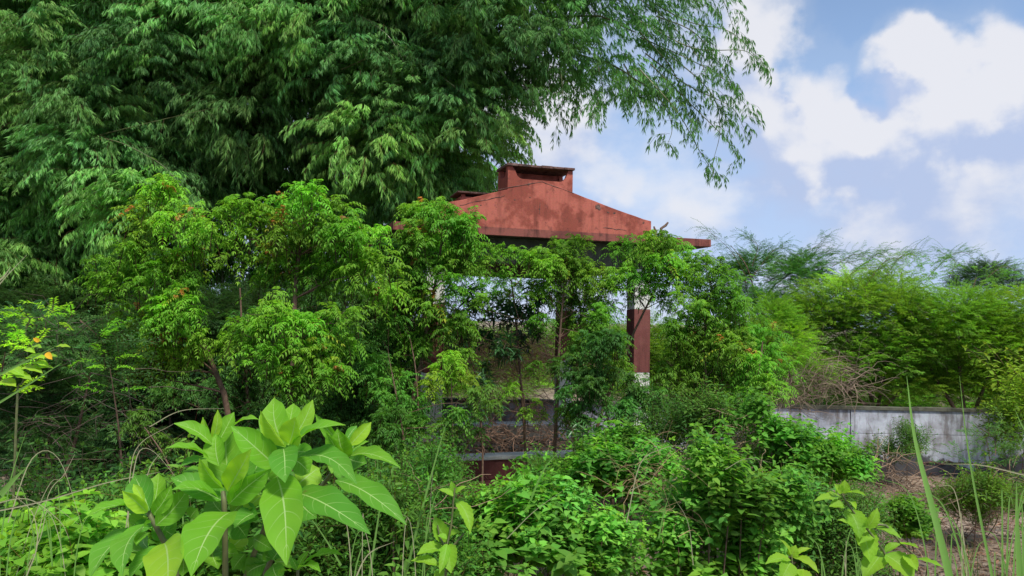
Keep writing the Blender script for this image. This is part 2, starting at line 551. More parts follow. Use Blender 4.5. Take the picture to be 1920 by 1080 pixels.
# ------------------------------------------------------------------ materials
def leaf_mat(name, base, trans=.38, tcol=None, rough=.55, spec=.18):
    tcol = tcol or (base[0] * 1.5, base[1] * 1.55, base[2] * .8)
    def b(nt, N, L, p, out):
        at_ = N.new('ShaderNodeAttribute'); at_.attribute_name = "Col"
        wood = mixc(N, L, 1, at_.outputs['Color'], (.16, .11, .075), 'MULTIPLY')
        lf = mixc(N, L, 1, at_.outputs['Color'], base, 'MULTIPLY')
        c = mixc(N, L, at_.outputs['Alpha'], wood, lf)
        oi = N.new('ShaderNodeObjectInfo')
        c = mixc(N, L, 1, c, oi.outputs['Color'], 'MULTIPLY')
        L.new(c, p.inputs['Base Color'])
        p.inputs['Roughness'].default_value = rough
        p.inputs['Specular IOR Level'].default_value = spec
        tr = N.new('ShaderNodeBsdfTranslucent')
        tl = mixc(N, L, 1, at_.outputs['Color'], tcol, 'MULTIPLY')
        tl = mixc(N, L, 1, tl, oi.outputs['Color'], 'MULTIPLY')
        L.new(tl, tr.inputs['Color'])
        mm = N.new('ShaderNodeMath'); mm.operation = 'MULTIPLY'; mm.inputs[1].default_value = trans
        L.new(at_.outputs['Alpha'], mm.inputs[0])
        ms = N.new('ShaderNodeMixShader')
        L.new(mm.outputs[0], ms.inputs[0]); L.new(p.outputs[0], ms.inputs[1]); L.new(tr.outputs[0], ms.inputs[2])
        L.new(ms.outputs[0], out.inputs[0])
    return mat(name, b)

M_BAM = leaf_mat("bamboo_leaf", (.195, .42, .125), .46, rough=.5, spec=.2)
M_NEEM = leaf_mat("neem_leaf", (.185, .385, .050), .45)
M_NEEMD = leaf_mat("neem_leaf_dark", (.090, .240, .052), .42)  # darker copy of the neem leaf, shade put into the colour
M_FEA = leaf_mat("feather_leaf", (.225, .425, .056), .48)
M_FEAD = leaf_mat("feather_leaf_dark", (.080, .190, .065), .40)  # darker feather leaf; carries the painted shade under the bamboo
M_VINE = leaf_mat("vine_leaf", (.135, .335, .048), .43)
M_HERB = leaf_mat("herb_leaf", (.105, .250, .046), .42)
M_LANCE = leaf_mat("leathery_leaf", (.035, .110, .038), .2, rough=.35, spec=.5)
M_GRASS = leaf_mat("grass_leaf", (.110, .230, .050), .38)

def b_dry(nt, N, L, p, out):
    at_ = N.new('ShaderNodeAttribute'); at_.attribute_name = "Col"
    c = mixc(N, L, 1, at_.outputs['Color'], (.25, .195, .145), 'MULTIPLY')
    L.new(c, p.inputs['Base Color']); p.inputs['Roughness'].default_value = .85
M_DRY = mat("dry_stalk", b_dry)

def b_bark(nt, N, L, p, out):
    n = noise_node(N, L, 22, 6, .65)
    c = ramp(N, L, n.outputs['Fac'], [(.3, (.07, .04, .028)), (.55, (.16, .095, .06)), (.75, (.25, .17, .12))])
    L.new(c, p.inputs['Base Color']); p.inputs['Roughness'].default_value = .85
    bump(N, L, n.outputs['Fac'], p, .6, .01)
M_BARK = mat("bark", b_bark)

def b_culm(nt, N, L, p, out):
    n = noise_node(N, L, 6, 4)
    c = ramp(N, L, n.outputs['Fac'], [(.3, (.06, .085, .03)), (.7, (.17, .17, .07))])
    L.new(c, p.inputs['Base Color']); p.inputs['Roughness'].default_value = .45
M_CULM = mat("bamboo_culm", b_culm)

def plaster(name, base, light, dark, streak=.5):
    def b(nt, N, L, p, out):
        tc = N.new('ShaderNodeTexCoord')
        n1 = noise_node(N, L, 2.1, 7, .62, vec=tc.outputs['Object'])
        n2 = noise_node(N, L, 9, 6, .65, vec=tc.outputs['Object'])
        n3 = noise_node(N, L, 55, 5, .6, vec=tc.outputs['Object'])
        mp = N.new('ShaderNodeMapping'); mp.inputs['Scale'].default_value = (7, 7, .8)
        L.new(tc.outputs['Object'], mp.inputs[0])
        n4 = noise_node(N, L, 1.6, 5, .6, vec=mp.outputs[0])
        f1 = ramp(N, L, n1.outputs['Fac'], [(.46, 0), (.54, 1)])
        c = mixc(N, L, f1, base, light)
        f2 = ramp(N, L, n2.outputs['Fac'], [(.56, 0), (.72, .75)])
        c = mixc(N, L, f2, c, dark)
        f4 = ramp(N, L, n4.outputs['Fac'], [(.5, 0), (.74, streak)])
        c = mixc(N, L, f4, c, tuple(x * .45 for x in dark))
        v = N.new('ShaderNodeTexVoronoi'); v.inputs['Scale'].default_value = 8.5
        L.new(tc.outputs['Object'], v.inputs['Vector'])
        f5 = ramp(N, L, v.outputs['Distance'], [(.0, .9), (.05, .75), (.075, 0)])
        f6 = ramp(N, L, n2.outputs['Fac'], [(.52, 0), (.56, 1)])
        m5 = N.new('ShaderNodeMath'); m5.operation = 'MULTIPLY'
        L.new(f5, m5.inputs[0]); L.new(f6, m5.inputs[1])
        c = mixc(N, L, m5.outputs[0], c, (.04, .02, .018))
        c = mixc(N, L, .25, c, n3.outputs['Color'], 'OVERLAY')
        L.new(c, p.inputs['Base Color']); p.inputs['Roughness'].default_value = .88
        p.inputs['Specular IOR Level'].default_value = .2
        bump(N, L, n3.outputs['Fac'], p, .35, .01)
    return mat(name, b)
M_TERRA = plaster("terracotta_paint", (.255, .066, .045), (.42, .122, .086), (.12, .040, .032), .42)
M_FASCIA = plaster("shaded_stained_terracotta", (.15, .050, .040), (.24, .08, .062), (.06, .035, .03), 1.0)  # terracotta with dark stains, deepened further for shade on the fascia
M_BROWN = plaster("brown_paint", (.16, .055, .048), (.19, .070, .06), (.09, .035, .03), .5)
M_WHITE = plaster("white_paint", (.56, .57, .52), (.66, .66, .62), (.40, .41, .36), .35)
M_SOFFIT = plaster("soffit_plaster", (.085, .085, .06), (.12, .12, .09), (.05, .05, .038), .5)  # grey plaster darkened for the shade under the slab; coping shares it
M_BEIGE = plaster("beige_plaster", (.42, .33, .22), (.5, .4, .28), (.24, .18, .12), .6)

def b_tile(nt, N, L, p, out):
    n = noise_node(N, L, 14, 6, .7)
    c = ramp(N, L, n.outputs['Fac'], [(.35, (.035, .025, .022)), (.55, (.13, .06, .045)), (.75, (.22, .17, .14))])
    L.new(c, p.inputs['Base Color']); p.inputs['Roughness'].default_value = .9
    bump(N, L, n.outputs['Fac'], p, .8, .02)
M_TILE = mat("weathered_tile", b_tile)

def b_wall(nt, N, L, p, out):
    tc = N.new('ShaderNodeTexCoord')
    n1 = noise_node(N, L, 1.1, 8, .65, vec=tc.outputs['Object'])
    mp = N.new('ShaderNodeMapping'); mp.inputs['Scale'].default_value = (5, 5, .9)
    L.new(tc.outputs['Object'], mp.inputs[0])
    n2 = noise_node(N, L, 1.4, 7, .66, vec=mp.outputs[0])
    n3 = noise_node(N, L, 40, 5, .6, vec=tc.outputs['Object'])
    c = ramp(N, L, n1.outputs['Fac'], [(.38, (.22, .21, .22)), (.48, (.42, .44, .50)), (.6, (.58, .61, .68))])
    f2 = ramp(N, L, n2.outputs['Fac'], [(.47, 0), (.66, .9)])
    c = mixc(N, L, f2, c, (.13, .115, .11))
    sep = N.new('ShaderNodeSeparateXYZ'); L.new(tc.outputs['Object'], sep.inputs[0])
    # algae and damp rising from the foot of the wall, ragged edge
    ad = N.new('ShaderNodeMath'); ad.operation = 'MULTIPLY_ADD'; ad.inputs[1].default_value = 1.6
    L.new(n1.outputs['Fac'], ad.inputs[0]); L.new(sep.outputs['Z'], ad.inputs[2])
    f3 = ramp(N, L, ad.outputs[0], [(.62, .92), (.70, .8), (.74, 0)])
    c = mixc(N, L, f3, c, (.035, .032, .035))
    c = mixc(N, L, .2, c, n3.outputs['Color'], 'OVERLAY')
    L.new(c, p.inputs['Base Color']); p.inputs['Roughness'].default_value = .9
    bump(N, L, n3.outputs['Fac'], p, .4, .012)
M_WALL = mat("old_whitewash", b_wall)

def b_ground(nt, N, L, p, out):
    tc = N.new('ShaderNodeTexCoord')
    n1 = noise_node(N, L, .35, 6, .6, vec=tc.outputs['Object'])
    n2 = noise_node(N, L, 6, 8, .7, vec=tc.outputs['Object'])
    n3 = noise_node(N, L, 60, 4, .6, vec=tc.outputs['Object'])
    c = ramp(N, L, n2.outputs['Fac'], [(.35, (.14, .105, .078)), (.5, (.28, .21, .155)), (.68, (.42, .33, .25))])
    f = ramp(N, L, n1.outputs['Fac'], [(.42, 0), (.6, .75)])
    c = mixc(N, L, f, c, (.07, .055, .035))
    c = mixc(N, L, .35, c, n3.outputs['Color'], 'OVERLAY')
    L.new(c, p.inputs['Base Color']); p.inputs['Roughness'].default_value = .95
    bump(N, L, n3.outputs['Fac'], p, .6, .02)
M_GROUND = mat("sandy_soil", b_ground)

# ------------------------------------------------------------------ ground
def smooth(a, b, x):
    t = max(0.0, min(1.0, (x - a) / (b - a))); return t * t * (3 - 2 * t)

def gz(x, y):
    z = 1.0 - .65 * smooth(.8, 4.0, y) - .35 * smooth(3.5, 8, y)
    z -= .54 * smooth(2.5, 6, x) * smooth(8, 15, y)
    z += .10 * noise.noise(Vector((x * .5, y * .5, 0))) + .035 * noise.noise(Vector((x * 2.3, y * 2.3, 3)))
    if y > 22: z += smooth(22, 60, y) * .4 * noise.noise(Vector((x * .05, y * .05, 8)))
    return z

def build_ground():
    n = 190
    xs = [math.copysign(abs(u) ** 2.4, u) * 600 for u in np.linspace(-1, 1, n)]
    ys = [-20 + 0 * v for v in (0,)] + [(v ** 2.6) * 1200 - 3 for v in np.linspace(0, 1, n)]
    V = [(x, y, gz(x, y)) for y in ys for x in xs]
    Fc = [(j * n + i, j * n + i + 1, (j + 1) * n + i + 1, (j + 1) * n + i) for j in range(len(ys) - 1) for i in range(n - 1)]
    me = bpy.data.meshes.new("ground"); me.from_pydata(V, [], Fc); me.shade_smooth()
    tag(link("ground", me, M_GROUND), kind='structure', label="sandy brown ground sloping down from the road bank")
build_ground()

# ------------------------------------------------------------------ boundary wall
def build_wall():
    Y = 15.9
    w = empty("boundary_wall", (5, Y, -.5))
    tag(w, "low whitewashed concrete boundary wall with black damp stains, behind the pavilion", "wall")
    top = .90
    x = -6.0
    joints = [-6.0, -2.6, .6, 3.9, 7.22, 11.6, 15, 18.4]
    for i in range(len(joints) - 1):
        a, b = joints[i], joints[i + 1]
        off = U(-.02, .02) + (.05 if b <= 7.2 else 0)
        # two courses of cast panels
        for (z0, z1, nm) in ((-.9, .345, "panel"), (.352, top - .05, "panel")):
            m = MB(); o2 = off + U(-.012, .012)
            m.box((a + .006, Y + o2, z0), (b - .006, Y + .14 + o2, z1))
            m.build(nm, M_WALL, w, bevel=.008)
    m = MB()
    pts = []
    for i in range(60):
        xa = -6 + i * 24.4 / 60; xb = xa + 24.4 / 60
        h = top + .02 * noise.noise(Vector((xa * 1.3, 0, 0)))
        m.box((xa + .001, Y - .035, top - .047), (xb - .001, Y + .19, h + .012))
    m.build("coping", M_SOFFIT, w)
    # broken plaster edge over the damp
    m = MB()
    p = [at(1725 + i * 9, 868 + 7 * noise.noise(Vector((i * .9, 3, 0))), Y - .02) for i in range(12)]
    m.tube(p, [.018 + .014 * abs(noise.noise(Vector((i * .7, 1, 0)))) for i in range(12)], 4)
    m.build("broken_plaster", M_TILE, w)
build_wall()

# ------------------------------------------------------------------ pavilion
PHI = R(17)
PO = Vector((-1.12, 10.7, 0))
PM = Matrix.Translation(PO) @ Matrix.Rotation(PHI, 4, 'Z')
LU, LV = 3.24, 3.2
def build_pavilion():
    g = empty("pavilion", PM @ Vector((1.6, 1.6, 0)))
    tag(g, "small open pavilion with terracotta gabled roof and two-tone columns, overgrown by saplings", "pavilion")
    def B(name, lo, hi, m, bev=.008, parent=g):
        b = MB(); b.box(lo, hi, PM); return b.build(name, m, parent, bevel=bev)
    # plinth and floor
    B("plinth", (-.3, -.3, -.35), (LU + .3, LV + .3, .30), M_BROWN, .015)
    B("floor_slab", (-.1, -.1, .304), (LU + .1, LV + .1, .318), M_BEIGE, 0)
    # seat walls between columns with white caps
    def seat(u0, v0, u1, v1, mb):
        B("seat_wall", (u0, v0, .305), (u1, v1, .585), mb, .006)
        B("cap", (u0 - .03, v0 - .03, .587), (u1 + .03, v1 + .03, .64), M_WHITE, .008)
    seat(.165, -.13, LU - .165, .10, M_BROWN)
    seat(.165, LV - .12, LU - .165, LV + .12, M_BEIGE)
    seat(-.12, .165, .12, LV - .165, M_BROWN)
    # columns in bands
    for (u, v) in ((0, 0), (LU, 0), (0, LV), (LU, LV)):
        h = .135
        c = B("column", (u - h, v - h, .31), (u + h, v + h, 1.83), M_WHITE)
        c['label'] = "square column, white below and above a brown band"
        mw = MB(); mw.box((u - h - .003, v - h - .003, 1.832), (u + h + .003, v + h + .003, 2.80), PM)
        bnd = mw.build("painted_band", M_BROWN, None, bevel=.008)
        mw = MB(); mw.box((u - h, v - h, 2.802), (u + h, v + h, 3.42), PM)
        upc = mw.build("upper_shaft", M_WHITE, None, bevel=.008)
        for k in (bnd, upc):
            k.parent = c
    # ring beams
    B("beam", (-.13, -.12, 3.42), (LU + .13, .12, 3.80), M_SOFFIT)
    B("beam", (-.13, LV - .12, 3.42), (LU + .13, LV + .12, 3.80), M_SOFFIT)
    B("beam", (-.12, .123, 3.424), (.12, LV - .123, 3.80), M_SOFFIT)
    B("beam", (LU - .12, .123, 3.424), (LU + .12, LV - .123, 3.80), M_SOFFIT)
    # slab with terracotta fascia
    u0, u1, v0, v1 = -.67, LU + 1.0, -.45, LV + .6
    B("ceiling_slab", (u0 + .03, v0 + .03, 3.803), (u1 - .03, v1 - .03, 3.895), M_SOFFIT, 0)
    B("fascia", (u0, v0, 3.79), (u1, v0 + .028, 3.905), M_FASCIA, .005)
    B("fascia", (u0, v1 - .028, 3.79), (u1, v1, 3.905), M_FASCIA, .005)
    B("fascia", (u0, v0 + .03, 3.79), (u0 + .028, v1 - .03, 3.905), M_FASCIA, .005)
    B("fascia", (u1 - .028, v0 + .03, 3.79), (u1, v1 - .03, 3.905), M_FASCIA, .005)
    # gable: front wall, subdivided silhouette slightly uneven
    def gable_poly(rise=4.62, eave=4.13, uL=-.26, uR=3.21, uc=1.475, base=3.9):
        top = []
        N_ = 26
        for i in range(N_ + 1):
            u = uL + (uR - uL) * i / N_
            t = (u - uL) / (uc - uL) if u < uc else (uR - u) / (uR - uc)
            z = eave + (rise - eave) * (t ** 1.12) + .008 * noise.noise(Vector((u * 5, 0, 0)))
            if t > .93: z = min(z, rise - .012)
            top.append((u, z))
        return [(uR, base), ] + top[::-1] + [(uL, base)]
    b = MB(); b.prism(gable_poly(), -.449, -.33, PM); b.build("gable_wall", M_TERRA, g, bevel=.006)
    b = MB(); b.prism(gable_poly(), LV + .36, LV + .48, PM); b.build("gable_wall", M_TERRA, g, bevel=.006)
    # roof slopes behind the gable
    b = MB(); b.prism(gable_poly(4.57, 4.06), -.328, LV + .358, PM); b.build("roof", M_FASCIA, g)
    # cracks and spalls on the gable face (thin relief)
    def onface(u, z): return PM @ Vector((u, -.4495, z))
    for (ua, ub, za, zb, n, amp) in ((2.42, 2.80, 3.985, 3.975, 9, .02), (.72, 1.45, 4.42, 4.60, 10, .008), (1.45, 1.95, 4.60, 4.47, 8, .006),
                                     (.25, .9, 4.18, 4.36, 10, .02), (1.42, 1.43, 4.12, 4.30, 5, .01)):
        P = [onface(ua + (ub - ua) * i / n, za + (zb - za) * i / n + amp * noise.noise(Vector((i * 1.7, ua, 0)))) for i in range(n + 1)]
        b = MB(); b.tube(P, [.0045 + .0035 * noise.noise(Vector((i, 2, ua))) for i in range(n + 1)], 4)
        b.build("crack", M_TILE, g)
    for (u, z, r) in ((1.25, 4.545, .018), (2.33, 4.30, .036), (2.36, 4.26, .022), (2.50, 4.22, .014), (2.60, 4.215, .018), (1.28, 4.36, .01), (1.05, 4.31, .01), (.55, 4.2, .012), (1.42, 4.2, .011), (3.08, 4.1, .016)):
        K = 9
        V = [onface(u, z) + PM.to_3x3() @ Vector((0, -.003, 0))]
        for k in range(K):
            a = k * 6.283 / K; rr = r * U(.55, 1.35)
            V.append(PM @ Vector((u + math.cos(a) * rr * 1.3, -.4493, z + math.sin(a) * rr)))
        b = MB(); b.add(V, [(0, 1 + k, 1 + (k + 1) % K) for k in range(K)])
        b.build("spalled_patch", M_TILE, g)
    # vent turret on the ridge: four thin walls with notched tops
    tu0, tu1, tv0, tv1, tb, tt = .94, 1.93, -.446, .06, 4.36, 4.79
    tur = B("vent_turret", (tu0 + .06, tv0 + .3, tb), (tu1 - .06, tv0 + .34, tb + .05), M_TERRA)
    def child(bm, nm, mt, bev=.006):
        o = bm.build(nm, mt, None, bevel=bev); o.parent = tur; return o
    W_ = tu1 - tu0
    def notch(u0, u1, zb, zt, nd, mL, mR):
        pts = [(u0, zb), (u0, zt), (u0 + mL, zt)]
        for k in range(1, 6):
            a = k / 6 * math.pi / 2
            pts.append((u0 + mL + .03 + .07 * (1 - math.cos(a)) , zt - .02 - (nd - .02) * math.sin(a)))
        pts.append((u0 + mL + .11, zt - nd)); pts.append((u1 - mR - .11, zt - nd))
        for k in range(5, 0, -1):
            a = k / 6 * math.pi / 2
            pts.append((u1 - mR - .03 - .07 * (1 - math.cos(a)), zt - .02 - (nd - .02) * math.sin(a)))
        pts += [(u1 - mR, zt), (u1, zt), (u1, zb)]
        return pts
    def strip(poly_top_fn): pass
    # front and rear walls as vertical strips so the notch stays clean
    def notched_wall(u0, u1, zb, zt, nd, mL, mR, y0, y1, M):
        b = MB()
        K = 28
        prev = None
        def h(u):
            a = min((u - (u0 + mL)) / .12, ((u1 - mR) - u) / .12)
            if a <= 0: return zt
            a = min(1, a)
            return zt - nd * math.sqrt(1 - (1 - a) ** 2)
        us = [u0 + (u1 - u0) * i / K for i in range(K + 1)]
        top = [(u, h(u)) for u in us]
        V = []
        for (u, z) in top:
            V += [M @ Vector((u, y0, zb)), M @ Vector((u, y0, z)), M @ Vector((u, y1, z)), M @ Vector((u, y1, zb))]
        Fc = []
        for i in range(K):
            a, c = i * 4, (i + 1) * 4
            Fc += [(a, c, c + 1, a + 1), (a + 1, c + 1, c + 2, a + 2), (a + 2, c + 2, c + 3, a + 3)]
        Fc += [(0, 1, 2, 3), (K * 4 + 3, K * 4 + 2, K * 4 + 1, K * 4)]
        b.add(V, Fc)
        return b
    child(notched_wall(tu0, tu1, tb, tt, .17, .10, .08, tv0, tv0 + .06, PM), "turret_wall", M_TERRA, 0)
    child(notched_wall(tu0, tu1, tb, tt, .001, .10, .08, tv1 - .06, tv1, PM), "turret_wall", M_TERRA, 0)
    MS = PM @ Matrix.Translation((tu0, tv0, 0)) @ Matrix.Rotation(R(90), 4, 'Z')
    child(notched_wall(.062, tv1 - tv0 - .062, tb, tt, .13, .03, .03, -.06, 0, MS), "turret_wall", M_TERRA, 0)
    MS2 = PM @ Matrix.Translation((tu1, tv0, 0)) @ Matrix.Rotation(R(90), 4, 'Z')
    child(notched_wall(.062, tv1 - tv0 - .062, tb, tt, .13, .03, .03, 0, .06, MS2), "turret_wall", M_TERRA, 0)
    # lid of thin rough tiles
    for i in range(6):
        ua = tu0 - .022 + i * (W_ + .044) / 6; ub = ua + (W_ + .044) / 6 - .003
        for j in range(2):
            va = tv0 - .04 + j * (tv1 - tv0 + .08) / 2; vb = va + (tv1 - tv0 + .08) / 2 - .003
            dz = U(-.004, .006)
            b = MB(); b.box((ua, va, tt + .003 + dz), (ub, vb, tt + .034 + dz + U(0, .008)), PM)
            child(b, "tile", M_TILE, .006)
    # second low vent further back on the slope
    v2 = B("roof_vent", (.62, 1.15, 4.2), (1.12, 1.6, 4.58), M_TERRA)
    for i in range(3):
        b = MB(); b.box((.56 + i * .21, 1.08, 4.62 + U(0, .01)), (.56 + i * .21 + .207, 1.68, 4.655), PM); o = b.build("tile", M_TILE, None, bevel=.005); o.parent = v2
    for (u, v) in ((.65, 1.18), (1.03, 1.18)):
        b = MB(); b.box((u, v, 4.58), (u + .06, v + .06, 4.618), PM); o = b.build("stub", M_TERRA, None); o.parent = v2
    # stubs of rusty bars on the slab beside the gable
    for (u, ln, le, r) in ((3.34, .17, -.02, .018), (3.43, .24, .07, .022)):
        b = MB()
        p0 = PM @ Vector((u, -.35, 3.9)); 
        b.tube([p0, p0 + Vector((0, 0, ln * .6)), p0 + Vector((le, 0, ln * .8)), p0 + Vector((le * 1.5, 0, ln))], [r, r, r * .9, r * .6], 6)
        b.build("stub_post", M_BARK, g)
build_pavilion()

# ------------------------------------------------------------------ tree builders
def tri_noise(p, s): return noise.noise(Vector(p) * s)

def fill_lobes(cl, lobes, temps, dens, r_t, scale=(.75, 1.15), young=None, young_p=0, tint_var=.3, shell=.4, tilt=.35, hang=0.0, flat=1.0):
    """lobes: (px, py, radius in pixels, distance[, squash]); sprays on and inside an ellipsoid"""
    for lb in lobes:
        px, py, r, d = lb[:4]
        sq = lb[4] if len(lb) > 4 else .8
        c = at(px, py, d); rm = r / F * d
        n = max(3, int(dens * (rm * rm) / (r_t * r_t)))
        lt = U(1 - tint_var, 1 + tint_var); ly = U(.85, 1.2)
        for k in range(n):
            v = Vector((random.gauss(0, 1), random.gauss(0, 1), random.gauss(0, 1))).normalized()
            if v.z < -.35 and random.random() < .5: v.z = -v.z
            rr = rm * (shell + (1 - shell) * random.random() ** .5) * (1 + .6 * tri_noise(c + v * rm, 2.6))
            p = c + Vector((v.x, v.y, v.z * sq)) * rr
            yaw = math.atan2(v.y, v.x) + U(-.6, .6)
            b = lt * U(.88, 1.14)
            isy = young and v.z > .55 and random.random() < young_p
            t = random.choice(young if isy else temps)
            cl.put(t, p, yaw, U(*scale), (-v.z * tilt + U(-.15, .15) + hang), U(-.25, .25), (b * ly * U(.95, 1.05), b, b * U(.85, 1.1)))

def limbs(root, base, targets, r0, name="branch", m=M_BARK, sides=6, join=(.35, .8), trunk_pts=None, wob=.05):
    """a trunk through trunk_pts and one branch object for every few lobes"""
    tp = spline(trunk_pts, 14)
    tb = MB(); tb.tube(tp, taper(len(tp), r0, r0 * .35), 7)
    tb.build("trunk", m, root, smooth=True)
    for i, t in enumerate(targets):
        k = None
        best = 1e9
        for j in range(int(len(tp) * join[0]), len(tp)):
            dd = (tp[j] - t).length + max(0, tp[j].z - t.z + .1) * 2.5
            if dd < best: best = dd; k = j
        a = tp[k]
        mid = a.lerp(t, .5) + Vector((U(-wob, wob), U(-wob, wob), U(-.02, .08)))
        pp = spline([a, mid, t], 6)
        rr = r0 * (1 - .6 * k / len(tp)) * .42
        b = MB(); b.tube(pp, taper(len(pp), rr, rr * .3), 5)
        # twigs
        for q in range(4):
            s_ = pp[random.randrange(2, len(pp))]
            e = s_ + Vector((U(-.22, .22), U(-.22, .22), U(.02, .25)))
            b.tube([s_, s_.lerp(e, .5) + Vector((0, 0, .02)), e], [rr * .35, rr * .28, rr * .15], 4)
        b.build(name, m, root, smooth=True)

def neem(label, lobes, trunk, d, r0=.035, mat_=M_NEEM, dens=9, young_p=.0, scale=(.75, 1.1), tint=(1, 1, 1), dj=.35, group="young neem trees around the pavilion", name="neem_tree"):
    base = at(*trunk[0][:2], d if len(trunk[0]) < 3 else trunk[0][2])
    base.z = min(base.z, gz(base.x, base.y) + .0) if False else base.z
    g = gz(base.x, base.y)
    foot = Vector((base.x + U(-.08, .08), base.y, g - .05))
    root = empty(name, foot)
    tag(root, label, "tree", group)
    tp = [foot] + [at(p[0], p[1], d if len(p) < 3 else p[2]) for p in trunk]
    if tp[1].z - g < .15: tp.pop(0)
    L2 = [(l[0], l[1], l[2], d + U(-dj, dj)) if len(l) < 4 else l for l in lobes]
    tg = [at(l[0], l[1] + l[2] * .25, l[3]) for l in L2]
    limbs(root, foot, tg, r0, trunk_pts=tp)
    cl = Cloud(tint)
    fill_lobes(cl, L2, NEEM, dens * 1.5, .30, scale, NEEM_Y, young_p)
    cl.build("crown", mat_, root)
    return root

# ---- bamboo
LB_BAM = lobe_meshes("foliage", BAM, 95, 9, 1.0, M_BAM, (.8, 1.15), .35, .1)
LB_BAMT = lobe_meshes("foliage", BAM, 48, 5, 1.0, M_BAM, (.75, 1.1), .2, .1)
LB_FEA = lobe_meshes("foliage", FEA, 190, 6, 1.0, M_FEA, (.6, 1.0), .3, 0, .5)
LB_SPR = lobe_meshes("foliage", SPR, 24, 10, .24, M_VINE, (.55, 1.3), .1, 0, .8)
LB_SPS = lobe_meshes("foliage", SPR_S, 32, 7, .24, M_HERB, (.55, 1.35), .1, 0, .8)
def bamboo(label, lobes, culms, dens=11, tint=(1, 1, 1), sprays=()):
    c0 = at(*culms[0][0])
    foot = Vector((c0.x, c0.y, gz(c0.x, c0.y)))
    root = empty("bamboo_clump", foot)
    tag(root, label, "bamboo", "bamboo clumps behind the saplings")
    for cu in culms:
        P = spline([at(*p) for p in cu], 16)
        b = MB(); n = len(P)
        b.tube(P, taper(n, .035, .010), 6)
        b.build("culm", M_CULM, root, smooth=True)
    cl = Cloud(tint)
    for (px, py, rx, ry, d) in lobes:
        c = at(px, py, d); rm = rx / F * d; rz = ry / F * d
        k = max(rm, .8)
        place_lobe(root, LB_BAMT if px > 960 or (px > 820 and py > 180) else LB_BAM, c, k, k * U(.7, 1.0), 1.0, tint)
    for sp in sprays:
        P = spline([at(*p) for p in sp], 22)
        b = MB(); b.tube(P, taper(len(P), .011, .003), 4); b.build("branch", M_CULM, root)
        for i in range(1, len(P)):
            if random.random() < .3: continue
            d = P[i] - P[i - 1]
            for q in range(2 if i < len(P) * .45 else 1):
                cl.put(random.choice(BAM_S), P[i] + Vector((U(-.08, .08), U(-.1, .1), U(-.06, .04))), math.atan2(d.y, d.x) + U(-1.2, 1.2), U(.5, .85), U(-.1, .7), U(-.3, .3), (U(.7, .95),) * 3)
    if cl.items: cl.build("foliage", M_BAM, root)
    return root

def grid_lobes(x0, x1, y0, y1, step, d0, d1, r=.85, keep=lambda x, y: True):
    out = []
    y = y0
    row = 0
    while y <= y1:
        x = x0 + (row % 2) * step * .5
        while x <= x1:
            xx, yy = x + U(-.25, .25) * step, y + U(-.25, .25) * step
            if keep(xx, yy): out.append((xx, yy, step * r * U(.8, 1.15), step * r * U(.55, .8), U(d0, d1)))
            x += step
        y += step * .75; row += 1
    return out

def edge(x):  # lower limit of the bamboo mass in the picture
    pts = [(-300, 900), (0, 560), (150, 560), (400, 420), (600, 420), (800, 400), (860, 385), (920, 330), (950, 270), (1000, 215), (1060, 165), (1150, 180), (1230, 195), (1300, 150), (1330, 60)]
    for (a, b), (c, d_) in zip(pts, pts[1:]):
        if a <= x <= c: return b + (d_ - b) * (x - a) / (c - a)
    return -999

def hole(x, y):
    for (hx, hy, r) in ((460, 345, 85), (480, 150, 70), (400, 95, 35), (250, 330, 30), (560, 230, 80), (160, 420, 40), (620, 330, 50)):
        if (x - hx) ** 2 + (y - hy) ** 2 < r * r: return True
    return False

